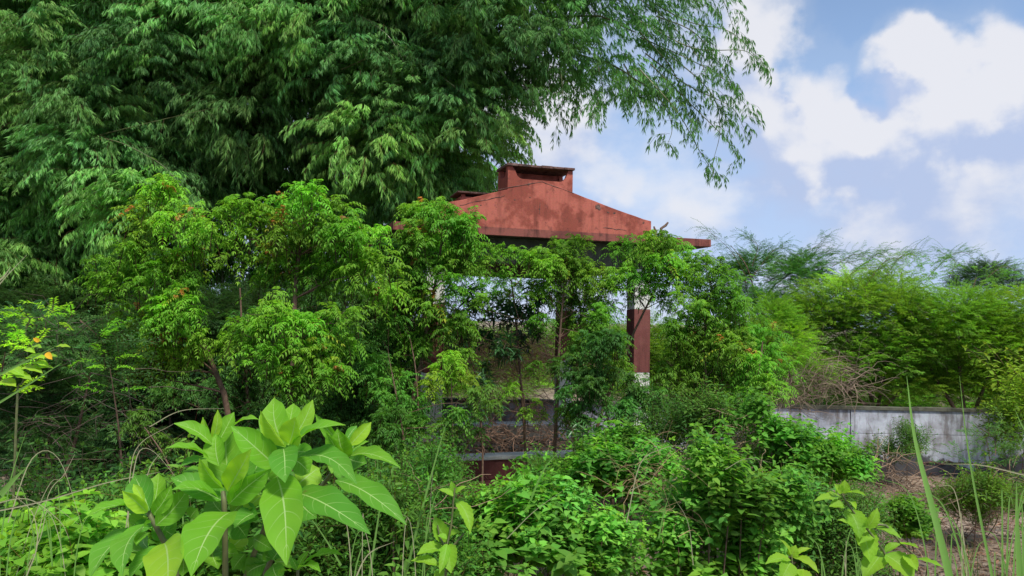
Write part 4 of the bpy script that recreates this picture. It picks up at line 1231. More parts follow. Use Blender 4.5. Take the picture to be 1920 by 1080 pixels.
def build_mounds():
    mound("heart-leaved creeper mound rising to the pavilion's low wall, nearest the dry russet stems",
          [(1330, 880, 32), (1300, 910, 30), (1370, 925, 45), (1310, 950, 50), (1390, 970, 50), (1440, 930, 45), (1340, 1010, 50), (1430, 1010, 50), (1270, 1010, 40), (1480, 980, 40), (1400, 1070, 60), (1300, 1080, 50)], 5.3, dens=13)
    mound("bright creeper mound at the soil edge below the whitewashed wall",
          [(1500, 840, 30), (1540, 860, 28), (1580, 870, 26), (1520, 890, 34), (1480, 870, 36), (1600, 880, 20), (1550, 900, 26), (1450, 820, 26), (1425, 780, 18), (1460, 900, 34)], 7.4, dens=13, tint=(1.05, 1.1, .9))
    mound("low heart-leaved creeper in front of the plinth, ahead of the toothed sprout",
          [(910, 975, 26), (900, 1010, 40), (960, 980, 45), (1020, 990, 45), (980, 1040, 50), (1060, 1040, 50), (900, 1060, 45), (1100, 1070, 45), (1040, 950, 28), (1150, 1060, 40), (1130, 1010, 30)], 4.6, dens=13)
    mound("creeper stems climbing over the seat wall end near the column foot",
          [(1180, 830, 22), (1150, 850, 28), (1200, 870, 30), (1130, 890, 34), (1190, 920, 34), (1240, 880, 26), (1090, 880, 28), (1070, 910, 26)], 7.0, dens=11, tint=(.9, 1, .9), sc=(.8, 1.1))
    mound("dull green herb patch in the middle distance behind the creeper mound",
          [(1260, 820, 34), (1300, 830, 36), (1350, 820, 40), (1400, 790, 36), (1340, 780, 36), (1420, 850, 30), (1390, 870, 30), (1290, 790, 30)], 8.4, SPR_S, M_HERB, 18, .16)
    mound("fine-leaved herb patch sloping from the creeper mound down to the bare soil",
          [(1500, 940, 40), (1540, 970, 45), (1560, 1020, 45), (1500, 1030, 45), (1600, 950, 34), (1590, 990, 34), (1620, 1060, 40), (1540, 1080, 50)], 5.6, SPR_S, M_HERB, 18, .16)
    mound("olive bush growing on the soil against the stained wall",
          [(1830, 870, 34), (1860, 840, 34), (1800, 860, 26), (1890, 870, 36), (1850, 820, 26), (1930, 850, 40), (1900, 820, 30)], 13.5, FEA, M_FEAD, 16, .36, (.5, .8), (1.2, 1.2, 1))
    mound("yellow-green bush amid dry sticks on the open soil",
          [(1830, 930, 30), (1800, 950, 26), (1860, 920, 30), (1880, 950, 30), (1840, 960, 26)], 9.3, SPR_S, M_HERB, 18, .16, (.8, 1.1), (1.2, 1.1, .8))
    mound("dark weedy bush hugging the foot of the wall stain",
          [(1690, 820, 20), (1670, 850, 20), (1700, 850, 18)], 14.6, SPR_S, M_HERB, 18, .2, (.9, 1.3), (.9, .9, 1))
    mound("olive scrub at the picture's edge over the wall end",
          [(1900, 780, 30), (1930, 740, 40), (1940, 800, 40)], 14.4, SPR_S, M_FEA, 14, .2, (1, 1.5), (1, .9, .7))
    mound("bright leafy weeds around the foot of the big-leaved shrub",
          [(100, 1075, 22), (150, 1060, 20), (40, 1090, 26), (200, 1085, 20), (0, 1110, 30), (-20, 1080, 26), (250, 1100, 24)], 2.5, SPR, M_VINE, 18, .12, (.35, .5), (1.25, 1.15, .8), .15)
    mound("low weeds in the gap between the big-leaved shrub and the creeper",
          [(700, 1050, 45), (760, 1010, 40), (650, 1080, 40), (800, 960, 34), (760, 1070, 40), (820, 1060, 34), (560, 1080, 40), (740, 950, 30), (820, 900, 26)], 3.9, SPR_S, M_VINE, 16, .13, (.7, 1.1), (.7, .8, .8))
    mound("dim weeds crowding the stems of the big-leaved shrub",
          [(x, y, 40) for x in range(180, 800, 62) for y in (985, 1040, 1090)], 2.9, SPR_S, M_HERB, 16, .13, (.7, 1.0), (.85, .95, .75), .3)
    mound("undergrowth between the bamboo and the big-leaved shrub, leaf tint darkened for shade",
          [(x + U(-20, 20), y, 60) for x in range(-20, 720, 90) for y in (1000,)], 5.6, SPR_S, M_HERB, 16, .13, (.9, 1.2), (.45, .55, .55), .6)  # low tint stands in for shade on these leaves
    mound("shaded fern-like weeds right below the plinth corner",
          [(700, 900, 40), (640, 880, 40), (760, 890, 40), (830, 890, 22), (1010, 900, 24), (1030, 880, 22)], 7.6, SPR_S, M_HERB, 14, .16, (.9, 1.3), (.8, .9, .9))
    mound("sparse bright weed tuft on the trampled soil",
          [(1690, 960, 14), (1700, 985, 14), (1725, 990, 12)], 7.4, SPR, M_VINE, 12, .12, (.45, .65), (1.1, 1.1, .8), .1)
build_mounds()

# ------------------------------------------------------------------ ground cover (uncountable)
def cover():
    cl = Cloud()
    for k in range(3600):
        y = 1.2 + 14 * random.random() ** 1.3
        x = U(-.85, .85) * y + U(-.5, .5)
        bare = smooth(.30, .38, x / y) * smooth(6, 8, y)
        if random.random() < bare * .93: continue
        cl.put(random.choice(TUF), (x, y, gz(x, y) - .02), U(0, 6.28), U(.5, 1.2), 0, 0, (U(.5, 1.1),) * 3)
    tag(cl.build("grass", M_GRASS, None, 'stuff'), "rough green grass covering the ground between the shrubs")
    cl = Cloud((1.2, 1.05, .8))
    for k in range(1500):
        y = 1.5 + 13 * random.random() ** 1.2
        x = U(-.8, .8) * y
        cl.put(random.choice(TUF_D), (x, y, gz(x, y) - .02), U(0, 6.28), U(.5, 1.2), U(-.5, .5), U(-.5, .5), (U(.5, 1.3),) * 3)
    for k in range(520):
        y = U(6, 16); x = U(.22, .75) * y
        cl.put(random.choice(TWG), (x, y, gz(x, y) + .02), U(0, 6.28), U(.3, .8), U(-.4, .4), 0, (U(.4, 1.0), U(.35, .7), U(.35, .6)))
    tag(cl.build("straw", M_DRY, None, 'stuff'), "dry straw and fallen twigs lying over the soil")
    cl = Cloud((.8, .6, .5))
    for k in range(1800):
        y = U(3, 16); x = U(-.2, .75) * y
        cl.put(random.choice(LIT), (x, y, gz(x, y) + .01), U(0, 6.28), U(.7, 1.5), 0, 0, (U(.5, 1.4),) * 3)
    for k in range(260):
        p = PM @ Vector((U(0, LU), U(.1, LV), .325))
        cl.put(random.choice(LIT), p, U(0, 6.28), U(.7, 1.4), 0, 0, (U(.5, 1.2),) * 3)
    tag(cl.build("litter", M_DRY, None, 'stuff'), "brown dead leaves scattered on the ground and pavilion floor")
cover()

# ------------------------------------------------------------------ big-leaved shrub
def vein_leaf(name, rgb, trans=.45, vein=(.42, .62, .22), nv=6.5):
    def b(nt, N, L, p, out):
        uv = N.new('ShaderNodeUVMap'); uv.uv_map = "UVMap"
        sep = N.new('ShaderNodeSeparateXYZ'); L.new(uv.outputs[0], sep.inputs[0])
        def mth(op, a, b_=None, c_=None):
            m = N.new('ShaderNodeMath'); m.operation = op
            for i, x in enumerate((a, b_, c_)):
                if x is None: continue
                if isinstance(x, (int, float)): m.inputs[i].default_value = x
                else: L.new(x, m.inputs[i])
            return m.outputs[0]
        u, v = sep.outputs['X'], sep.outputs['Y']      # u -1..1 across (0..1 mapped), v along
        au = mth('ABSOLUTE', mth('MULTIPLY_ADD', u, 2, -1))
        mid = mth('LESS_THAN', au, mth('MULTIPLY_ADD', v, -.035, .05))
        ph = mth('FRACT', mth('MULTIPLY', mth('SUBTRACT', v, mth('MULTIPLY', mth('POWER', au, 1.25), .22)), nv))
        lat = mth('LESS_THAN', mth('ABSOLUTE', mth('SUBTRACT', ph, .5)), .038)
        lat = mth('MULTIPLY', lat, mth('MULTIPLY_ADD', au, -.45, .48))
        tc = N.new('ShaderNodeTexCoord')
        n = noise_node(N, L, 9, 4, .5, vec=tc.outputs['Object'])
        n2 = noise_node(N, L, 130, 3, .5, vec=tc.outputs['Object'])
        info = N.new('ShaderNodeObjectInfo')
        c = mixc(N, L, n.outputs['Fac'], tuple(x * .82 for x in rgb), tuple(x * 1.15 for x in rgb))
        hv = mixc(N, L, info.outputs['Random'], (.85, .9, .9), (1.18, 1.08, 1.0))
        c = mixc(N, L, 1, c, hv, 'MULTIPLY')
        c = mixc(N, L, mth('MAXIMUM', mth('MULTIPLY', mid, .95), lat), c, vein)
        n5 = noise_node(N, L, 34, 4, .6, vec=tc.outputs['Object'])
        n6 = noise_node(N, L, 6, 2, .5, vec=tc.outputs['Object'])
        spot = mth('MULTIPLY', ramp(N, L, n5.outputs['Fac'], [(.66, 0), (.70, 1)]), ramp(N, L, n6.outputs['Fac'], [(.5, 0), (.6, .8)]))
        c = mixc(N, L, spot, c, (.16, .13, .04))
        c = mixc(N, L, ramp(N, L, n6.outputs['Fac'], [(.45, 0), (.75, .4)]), c, (rgb[0] * 1.7, rgb[1] * 1.05, rgb[2]))
        L.new(c, p.inputs['Base Color'])
        p.inputs['Roughness'].default_value = .5
        p.inputs['Specular IOR Level'].default_value = .22
        hgt = mth('ADD', mth('MULTIPLY', mth('ABSOLUTE', mth('SUBTRACT', ph, .5)), 1.0), mth('MULTIPLY', n2.outputs['Fac'], .25))
        bump(N, L, hgt, p, .2, .003)
        tr = N.new('ShaderNodeBsdfTranslucent')
        L.new(mixc(N, L, 1, c, (1.25, 1.35, .55), 'MULTIPLY'), tr.inputs['Color'])
        ms = N.new('ShaderNodeMixShader'); ms.inputs[0].default_value = trans
        L.new(p.outputs[0], ms.inputs[1]); L.new(tr.outputs[0], ms.inputs[2]); L.new(ms.outputs[0], out.inputs[0])
    return mat(name, b)
M_BIG = vein_leaf("broad_leaf", (.165, .43, .030))
M_BIGY = vein_leaf("young_broad_leaf", (.33, .60, .045), .5)
M_BIGD = vein_leaf("dark_broad_leaf", (.11, .34, .032), .42)  # darker green, mostly for lower and rear leaves
M_SERR = vein_leaf("toothed_leaf", (.24, .50, .038), .5, (.32, .56, .12), 7)

def big_leaf(root, B, Tp, width, m, bow=.12, cup=.22, face=None, toothed=False, name="leaf", widest=.55, tip_sharp=1.0, petiole=.0, wave=.022):
    """one curved leaf blade between two points, gently wavy, two sided"""
    B = Vector(B); Tp = Vector(Tp)
    ax = Tp - B; L = ax.length; d = ax / L
    face = Vector(face) if face is not None else (Vector((0, -1, 0)) * .8 + Vector((0, 0, 1)))
    side = d.cross(face); side.normalize(); nrm = side.cross(d)
    if nrm.dot(face) < 0: nrm = -nrm
    NV, NU = (16, 4)
    ph = U(0, 6.28); bend = U(-.07, .07)
    V = []; UV = []
    for i in range(NV + 1):
        v = i / NV
        # width profile: elliptical blade with a drawn-out tip
        v_ = v ** (math.log(.5) / math.log(widest))
        w = .5 * width * (4 * v_ * (1 - v_)) ** .72 * (1 - .45 * smooth(.78, 1.0, v)) * (1 - .25 * smooth(.2, 0, v))
        w = max(w, .0012)
        if toothed: w *= 1 + (.07 if i % 2 else -.05)
        c = B + d * L * v + nrm * (bow * L * (4 * v * (1 - v)) * .5) + side * (bend * L * math.sin(math.pi * v))
        for j in range(-NU, NU + 1):
            u = j / NU
            off = nrm * (cup * w * (abs(u) ** 1.3) + wave * L * math.sin(v * 17 + ph + (1.5 if u > 0 else 0)) * abs(u) ** 2 * math.sin(math.pi * v))
            V.append(c + side * w * u * (1 - .5 * cup * u * u) + off)
            UV.append((u * .5 + .5, v))
    W_ = 2 * NU + 1
    Fc = [(i * W_ + j, i * W_ + j + 1, (i + 1) * W_ + j + 1, (i + 1) * W_ + j) for i in range(NV) for j in range(2 * NU)]
    me = bpy.data.meshes.new(name)
    me.from_pydata([tuple(v) for v in V], [], Fc)
    uvl = me.uv_layers.new(name="UVMap")
    for lp in me.loops: uvl.data[lp.index].uv = UV[lp.vertex_index]
    me.shade_smooth()
    return link(name, me, m, root)

def build_big_shrub():
    foot = at(560, 1080, 1.6); foot.z = gz(foot.x, foot.y)
    root = empty("broadleaf_shrub", foot)
    tag(root, "large bright green shrub with big veined leaves in upright rosettes, closest to the viewer", "shrub")
    def q(x, y, d): return at(130 + x / 2.866, 720 + y / 2.866, d)
    def st(pts, r0, r1):
        P = spline([q(p[0], p[1], p[2] + .05) for p in pts], 12)
        b = MB(); b.tube(P, taper(len(P), r0, r1), 8, (1, 1, 1, 0)); b.build("stem", M_STEM, root, smooth=True)
    st([(835, 1500, 1.55), (838, 1000, 1.52), (836, 800, 1.50), (832, 640, 1.49), (826, 580, 1.5)], .0065, .005)
    st([(832, 640, 1.5), (800, 470, 1.56), (775, 330, 1.57)], .004, .002)
    st([(850, 1400, 1.65), (960, 1000, 1.62), (1050, 770, 1.6), (1120, 520, 1.56), (1160, 350, 1.53)], .0075, .004)
    st([(1020, 1300, 1.75), (1060, 1000, 1.72), (1180, 800, 1.7), (1370, 530, 1.68), (1480, 400, 1.66)], .007, .004)
    st([(620, 1300, 1.45), (560, 960, 1.42), (500, 830, 1.42), (440, 720, 1.42), (415, 660, 1.43)], .0065, .004)
    st([(1225, 1200, 1.5), (1228, 990, 1.5)], .004, .003)
    Y_, G_, D_ = M_BIGY, M_BIG, M_BIGD
    up = (0, -.9, .5); fl = (0, -.35, 1); fr = (0, -1, .25)
    # base xy, base d, tip xy, tip d, width(crop px), material, face, bow, cup
    LV_ = [
        # upper rosette
        (1160, 340, 1.56, 1100, 75, 1.62, 150, G_, fr, .10, .25), (1178, 330, 1.56, 1205, 105, 1.64, 120, G_, fr, .1, .2),
        (1160, 335, 1.53, 1030, 145, 1.50, 95, Y_, (-.6, -.8, .4), .12, .5), (1188, 315, 1.52, 1308, 85, 1.55, 85, Y_, (.4, -1, .2), .1, .3),
        (1180, 320, 1.50, 1215, 178, 1.46, 135, Y_, fr, .10, .35), (1195, 335, 1.50, 1485, 222, 1.47, 105, G_, fl, .28, .35),
        (1125, 455, 1.54, 868, 225, 1.50, 150, G_, (-.3, -.8, .8), .2, .35), (1150, 345, 1.50, 1160, 530, 1.40, 150, D_, (0, -1, .6), .2, .25),
        (1215, 400, 1.52, 1545, 538, 1.42, 135, D_, (.2, -.7, 1), .26, .3), (1118, 500, 1.50, 1168, 975, 1.30, 220, G_, (0, -1, .5), .16, .28),
        (1205, 588, 1.50, 1618, 808, 1.34, 180, D_, (.2, -.75, 1), .22, .28), (1430, 518, 1.62, 1812, 758, 1.50, 140, D_, (.2, -.75, 1), .22, .3),
        (1225, 540, 1.64, 1340, 450, 1.68, 140, Y_, fr, .1, .2), (1220, 600, 1.66, 1330, 720, 1.62, 150, D_, fr, .15, .2),
        (1100, 440, 1.60, 1010, 240, 1.64, 140, D_, fr, .1, .2), (1130, 420, 1.57, 960, 300, 1.52, 90, D_, (-.2, -1, .5), .15, .3),
        # middle rosette
        (770, 330, 1.53, 562, 212, 1.50, 90, G_, (-.2, -.7, 1), .2, .35), (765, 300, 1.54, 718, 178, 1.53, 45, Y_, fr, .1, .5),
        (768, 300, 1.55, 797, 138, 1.55, 52, Y_, (.5, -1, .1), .08, .4), (790, 330, 1.55, 885, 152, 1.57, 95, G_, fr, .1, .35),
        (748, 400, 1.50, 520, 345, 1.44, 85, G_, fl, .25, .4), (735, 400, 1.51, 598, 442, 1.46, 75, D_, fl, .2, .2),
        (805, 440, 1.52, 790, 270, 1.54, 120, G_, fr, .12, .4), (850, 575, 1.48, 978, 350, 1.42, 130, Y_, (.1, -1, .35), .1, .4),
        (825, 560, 1.46, 700, 400, 1.42, 85, Y_, (-.3, -1, .3), .12, .4), (858, 645, 1.47, 1085, 455, 1.44, 130, G_, (.3, -.8, -.1), .1, .4),
        (815, 625, 1.46, 545, 505, 1.44, 150, D_, (-.2, -.7, 1), .22, .35), (800, 610, 1.44, 550, 570, 1.38, 110, G_, fl, .25, .35),
        (870, 560, 1.56, 845, 235, 1.60, 170, G_, fr, .1, .25), (900, 560, 1.57, 965, 320, 1.60, 140, D_, (.3, -1, .3), .1, .25),
        (930, 560, 1.58, 1030, 380, 1.6, 120, D_, (.3, -1, .3), .1, .25), (880, 230, 1.60, 1015, 190, 1.56, 60, G_, fl, .2, .3),
        (770, 490, 1.54, 610, 475, 1.5, 70, D_, fl, .2, .2), (865, 688, 1.46, 655, 1035, 1.26, 235, G_, (0, -1, .6), .18, .3),
        (1040, 690, 1.58, 886, 775, 1.50, 120, D_, fl, .2, .3), (1035, 600, 1.6, 935, 690, 1.56, 80, Y_, fl, .15, .2),
        (690, 590, 1.50, 810, 640, 1.46, 60, G_, fl, .2, .3), (650, 720, 1.55, 690, 670, 1.55, 80, D_, fr, .1, .2),
        # near rosette
        (405, 702, 1.42, 78, 727, 1.32, 88, G_, fl, .34, .35), (418, 690, 1.40, 286, 575, 1.37, 85, Y_, (-.1, -1, .4), .1, .45),
        (402, 650, 1.42, 345, 538, 1.44, 50, Y_, fr, .1, .3), (430, 680, 1.46, 350, 492, 1.50, 150, D_, fr, .12, .3),
        (448, 680, 1.48, 480, 480, 1.52, 110, G_, fr, .1, .3), (450, 700, 1.44, 548, 545, 1.44, 90, G_, (.5, -1, .2), .1, .4),
        (465, 760, 1.44, 640, 562, 1.46, 120, G_, (.4, -.9, .1), .1, .3), (438, 742, 1.40, 285, 1035, 1.24, 150, D_, (-.3, -.8, .8), .2, .35),
        (425, 760, 1.44, 110, 1045, 1.30, 160, D_, (-.4, -.7, 1), .22, .3), (512, 855, 1.40, 530, 1170, 1.22, 215, Y_, (0, -1, .6), .18, .3),
        (500, 870, 1.44, 320, 1050, 1.34, 110, D_, (-.2, -1, .6), .2, .3), (500, 790, 1.46, 570, 690, 1.46, 60, D_, fr, .1, .2),
        (430, 800, 1.45, 360, 870, 1.40, 60, G_, fl, .2, .3),
        # far rosette
        (1490, 400, 1.66, 1775, 448, 1.58, 95, G_, (.1, -.6, 1), .32, .35), (1480, 400, 1.64, 1440, 240, 1.62, 150, G_, fr, .2, .5),
        (1505, 330, 1.66, 1622, 205, 1.68, 75, Y_, (.4, -1, .2), .1, .4), (1470, 330, 1.68, 1322, 162, 1.66, 65, G_, (-.5, -.9, .4), .12, .4),
        (1520, 355, 1.66, 1608, 308, 1.66, 55, G_, fl, .1, .3), (1490, 300, 1.70, 1545, 225, 1.72, 50, D_, fr, .1, .3), (1475, 410, 1.63, 1380, 260, 1.6, 80, G_, (-.3, -1, .2), .1, .4),
        # low shoots between the stems
        (1230, 1000, 1.46, 1468, 918, 1.40, 70, G_, fl, .2, .3), (1228, 990, 1.48, 1285, 898, 1.5, 34, G_, fr, .1, .3), (1225, 1000, 1.46, 1190, 930, 1.45, 40, D_, fr, .1, .3),
        (1228, 1000, 1.46, 1350, 1010, 1.38, 60, G_, fl, .2, .3), (870, 880, 1.62, 945, 810, 1.66, 90, Y_, fr, .1, .2), (990, 830, 1.66, 1090, 890, 1.62, 75, G_, fr, .1, .2),
        (700, 800, 1.6, 600, 760, 1.58, 80, G_, fl, .1, .2), (1190, 1010, 1.46, 1120, 1030, 1.4, 40, G_, fl, .2, .3),
    ]
    for (bx, by, bd, tx, ty, td, w, m, fc, bow, cup) in LV_:
        wd = w / 2.866 / F * (bd + td) / 2 * 1.2
        b0 = q(bx, by, bd); t0 = q(tx, ty, td)
        L_ = (t0 - b0).length
        # leaves lift first, then fall to the tip
        big_leaf(root, b0, t0, wd, m, bow=bow, cup=cup, face=fc, widest=.47, tip_sharp=1.05)

    for (cx, cy, cd, n, ln) in ((1160, 380, 1.60, 7, 170), (820, 480, 1.60, 9, 190), (440, 720, 1.50, 6, 170), (1180, 620, 1.66, 7, 190), (1480, 400, 1.72, 5, 140), (860, 720, 1.60, 6, 190), (600, 900, 1.55, 5, 170), (760, 880, 1.62, 6, 150), (960, 900, 1.68, 6, 150), (1080, 960, 1.66, 5, 140), (430, 900, 1.5, 4, 150)):
        for k in range(n):
            a = k * 6.283 / n + U(-.3, .3)
            ex = cx + math.cos(a) * ln * U(.7, 1.1); ey = cy - math.sin(a) * ln * U(.5, .9) + 20
            big_leaf(root, q(cx + math.cos(a) * 25, cy - math.sin(a) * 15, cd), q(ex, ey, cd + (U(.0, .08) if ey < cy else U(-.08, .02))), U(70, 120) / 2.866 / F * cd * 1.3, random.choice((D_, D_, G_)), bow=U(.1, .28), cup=U(.2, .4), face=(U(-.4, .4), -.8, U(.3, 1)))

def b_stem(nt, N, L, p, out):
    n = noise_node(N, L, 30, 5, .6)
    c = ramp(N, L, n.outputs['Fac'], [(.3, (.07, .09, .03)), (.6, (.13, .14, .05)), (.8, (.18, .16, .09))])
    L.new(c, p.inputs['Base Color']); p.inputs['Roughness'].default_value = .6
    bump(N, L, n.outputs['Fac'], p, .4, .003)
M_STEM = mat("green_stem", b_stem)
build_big_shrub()

# ------------------------------------------------------------------ toothed-leaf sprouts
def sprout(label, stems, leaves, d):
    f = at(stems[0][0][0], stems[0][0][1], d); f.z = gz(f.x, f.y)
    root = empty("toothed_leaf_sprout", f); tag(root, label, "plant", "pale sprouts with toothed leaves near the viewer")
    for s in stems:
        pts = [at(x, y, d) for x, y in s]
        if s is stems[0]: pts = [f] + pts
        P = spline(pts, 10)
        b = MB(); b.tube(P, taper(len(P), .004, .002), 6); b.build("stem", M_STEM, root, smooth=True)
    for (bx, by, tx, ty, w, kind) in leaves:
        dd = d + U(-.03, .03)
        td = dd - (.05 if ty > by else .0)
        fc = {'u': (0, -1, .35), 'f': (U(-.3, .3), -.5, 1)}[kind]
        big_leaf(root, at(bx, by, dd), at(tx, ty, td), w / F * d * 1.1, M_SERR, bow=U(.1, .25), cup=.3, face=fc, toothed=True, widest=.36, tip_sharp=1.15)

sprout("pale sprout with toothed leaves standing between the big-leaved shrub and the plinth",
       [[(835, 1100), (838, 1030), (846, 985), (850, 940), (853, 915)], [(838, 1030), (826, 1010), (820, 985)], [(840, 1035), (870, 1000)]],
       [(852, 925, 846, 902, 14, 'u'), (850, 930, 822, 918, 15, 'f'), (855, 925, 875, 912, 14, 'f'), (858, 940, 882, 1000, 26, 'f'), (852, 970, 878, 950, 14, 'f'),
        (840, 1015, 815, 968, 32, 'u'), (835, 1030, 782, 1040, 30, 'f'), (838, 1020, 846, 1075, 36, 'u'), (842, 1005, 864, 998, 16, 'f'), (838, 1010, 820, 1005, 14, 'f'), (822, 1060, 770, 1052, 22, 'f'), (828, 1070, 818, 1090, 20, 'f'), (838, 1020, 824, 1075, 20, 'u')], 1.95)
sprout("tall pale sprout with toothed leaves rising beside the trampled soil",
       [[(1700, 1160), (1670, 1060), (1640, 1010), (1600, 960), (1578, 925), (1575, 905)], [(1625, 990), (1660, 985), (1690, 1020), (1720, 1045)]],
       [(1580, 925, 1584, 900, 22, 'u'), (1578, 925, 1564, 907, 16, 'u'), (1575, 930, 1526, 940, 20, 'f'), (1585, 925, 1624, 930, 18, 'f'), (1585, 950, 1555, 950, 26, 'f'), (1590, 940, 1605, 955, 14, 'f'),
        (1590, 955, 1612, 1010, 40, 'u'), (1625, 990, 1645, 952, 22, 'u'), (1612, 985, 1632, 1055, 44, 'u'), (1632, 985, 1690, 1010, 24, 'f'), (1600, 990, 1570, 975, 14, 'f'), (1655, 1035, 1618, 1085, 44, 'f'), (1660, 1040, 1715, 1090, 46, 'f'),
        (1690, 1020, 1722, 1028, 22, 'f'), (1660, 1035, 1690, 1020, 16, 'f'), (1700, 1040, 1720, 1070, 24, 'f'), (1720, 1048, 1770, 1065, 16, 'f'), (1640, 1010, 1610, 1020, 14, 'f')], 1.9)
sprout("short pale sprout with toothed leaves at the bottom of the picture",
       [[(1490, 1160), (1488, 1090), (1484, 1040)]],
       [(1484, 1045, 1492, 1022, 22, 'u'), (1484, 1045, 1460, 1010, 12, 'f'), (1482, 1050, 1435, 1058, 22, 'f'), (1482, 1055, 1462, 1095, 36, 'u'), (1488, 1045, 1535, 1075, 22, 'f'), (1488, 1040, 1520, 1028, 12, 'f'), (1488, 1070, 1525, 1100, 30, 'f'), (1486, 1070, 1500, 1095, 30, 'u')], 1.9)

# leafy creeper stem with two yellow leaves at the edge
def yellow_creeper():
    f = at(40, 800, 3.4); g = Vector((f.x, f.y, gz(f.x, f.y)))
    root = empty("creeper", g); tag(root, "bright creeper stem with broad leaves, two of them turned yellow", "creeper")
    P = spline([g, at(30, 800, 3.4), at(40, 720, 3.4), at(75, 670, 3.4), at(120, 650, 3.4)], 12)
    b = MB(); b.tube(P, taper(len(P), .006, .002), 5); b.build("stem", M_STEM, root)
    for (bx, by, tx, ty, w) in ((50, 670, 88, 672, 20), (60, 680, 92, 688, 18), (40, 690, 80, 700, 20), (65, 690, 100, 690, 14), (30, 700, 60, 712, 20), (20, 690, 45, 705, 22), (105, 650, 132, 651, 12), (88, 668, 108, 668, 12), (10, 700, 38, 702, 26), (48, 655, 66, 662, 14), (0, 715, 30, 725, 24), (62, 650, 78, 652, 12)):
        big_leaf(root, at(bx, by, 3.4), at(tx, ty, 3.36), w / F * 3.4, M_BIGY, .15, .2, (U(-.2, .2), -.6, 1), widest=.4)
    for (bx, by, tx, ty, w) in ((74, 640, 62, 634, 9), (86, 662, 98, 674, 12)):
        big_leaf(root, at(bx, by, 3.36), at(tx, ty, 3.34), w / F * 3.4, M_YEL, .1, .2, (0, -1, .5), widest=.4)['label'] = "yellow dying leaf"
M_YEL = leaf_mat("yellow_leaf", (.75, .42, .03), .3)
def _fix_yel():
    nt = M_YEL.node_tree
    for n in nt.nodes:
        if n.type == 'ATTRIBUTE':
            for l in list(nt.links):
                if l.from_node == n:
                    s_ = l.to_socket; nt.links.remove(l)
                    s_.default_value = (1, 1, 1, 1) if s_.type == 'RGBA' else 1
_fix_yel()
yellow_creeper()

# ------------------------------------------------------------------ tall grass blades
def blade(root, pts, w, m, name="blade", d=2.0):
    P = spline([at(x, y, dd) for x, y, dd in pts], 16)
    n = len(P)
    V = []; C_ = []
    for i, p in enumerate(P):
        t = i / (n - 1)
        dr = (P[min(i + 1, n - 1)] - P[max(i - 1, 0)]).normalized()
        s_ = dr.cross(Vector((0, 1, .15))).normalized(); nn = s_.cross(dr)
        ww = w * (.62 if m is M_STRAW else 1) * (1 - t ** 1.6) * .5 + .0004
        V += [p - s_ * ww, p + nn * ww * .5, p + s_ * ww]
        C_ += [(1, 1, 1, 1)] * 3
    Fc = []
    for i in range(n - 1):
        a, c = i * 3, (i + 1) * 3
        Fc += [(a, a + 1, c + 1, c), (a + 1, a + 2, c + 2, c + 1)]
    b = MB(); b.add(V, Fc, C_)
    return b.build(name, m, root, smooth=True)
M_BLADE = leaf_mat("blade_green", (.20, .38, .09), .4)
M_STRAW = leaf_mat("blade_straw", (.42, .40, .25), .25)
def grass_clump(label, blades):
    f = at(blades[0][0][0][0], blades[0][0][0][1], blades[0][0][0][2]); f.z = gz(f.x, f.y)
    root = empty("grass_clump", f); tag(root, label, "grass", "tall grass clumps near the viewer")
    for pts, w, m in blades: blade(root, pts, w, m)
grass_clump("two tall upright grass blades against the whitewashed wall",
            [([(1800, 1200, 1.7), (1780, 1080, 1.7), (1745, 940, 1.72), (1715, 820, 1.75), (1700, 705, 1.78)], .019, M_BLADE),
             ([(1880, 1200, 2.1), (1860, 1080, 2.1), (1830, 930, 2.1), (1812, 820, 2.1), (1799, 705, 2.1)], .008, M_BLADE)])
def tuft_blades(x0, x1, y0, n, d, hmin, hmax, w):
    out = []
    for k in range(n):
        x = U(x0, x1); h = U(hmin, hmax); le = U(-.45, .45) * h
        out.append(([(x, y0, d), (x + le * .2, y0 - h * .5, d), (x + le * .6, y0 - h * .9, d), (x + le * 1.3, y0 - h * U(.8, 1.05), d)], w * U(.6, 1.2), random.choice((M_BLADE, M_STRAW, M_BLADE))))
    return out
grass_clump("mixed green and straw grass tuft under the tall upright blades", tuft_blades(1740, 1900, 1130, 16, 2.2, 90, 260, .005))
grass_clump("weedy grass tuft between the two pale sprouts by the soil edge", tuft_blades(1530, 1640, 1120, 14, 2.6, 60, 160, .004))
grass_clump("wispy dry grass tuft under the arching straw stalks", tuft_blades(0, 160, 1090, 9, 2.2, 80, 220, .004))
grass_clump("grass tuft between the big-leaved shrub stems and the middle sprout", tuft_blades(650, 800, 1110, 9, 2.4, 80, 230, .004))
grass_clump("pointed grass blades with tan tip at the picture's very edge",
            [([(1916, 1200, 1.6), (1912, 1080, 1.6), (1907, 980, 1.6), (1906, 905, 1.6)], .016, M_BLADE), ([(1925, 1200, 1.6), (1920, 1080, 1.6), (1916, 930, 1.6)], .010, M_BLADE),
             ([(2000, 905, 2.4), (1920, 890, 2.4), (1840, 872, 2.4), (1768, 870, 2.4)], .009, M_STRAW), ([(1990, 880, 2.2), (1925, 810, 2.2), (1903, 768, 2.2)], .006, M_BLADE)])
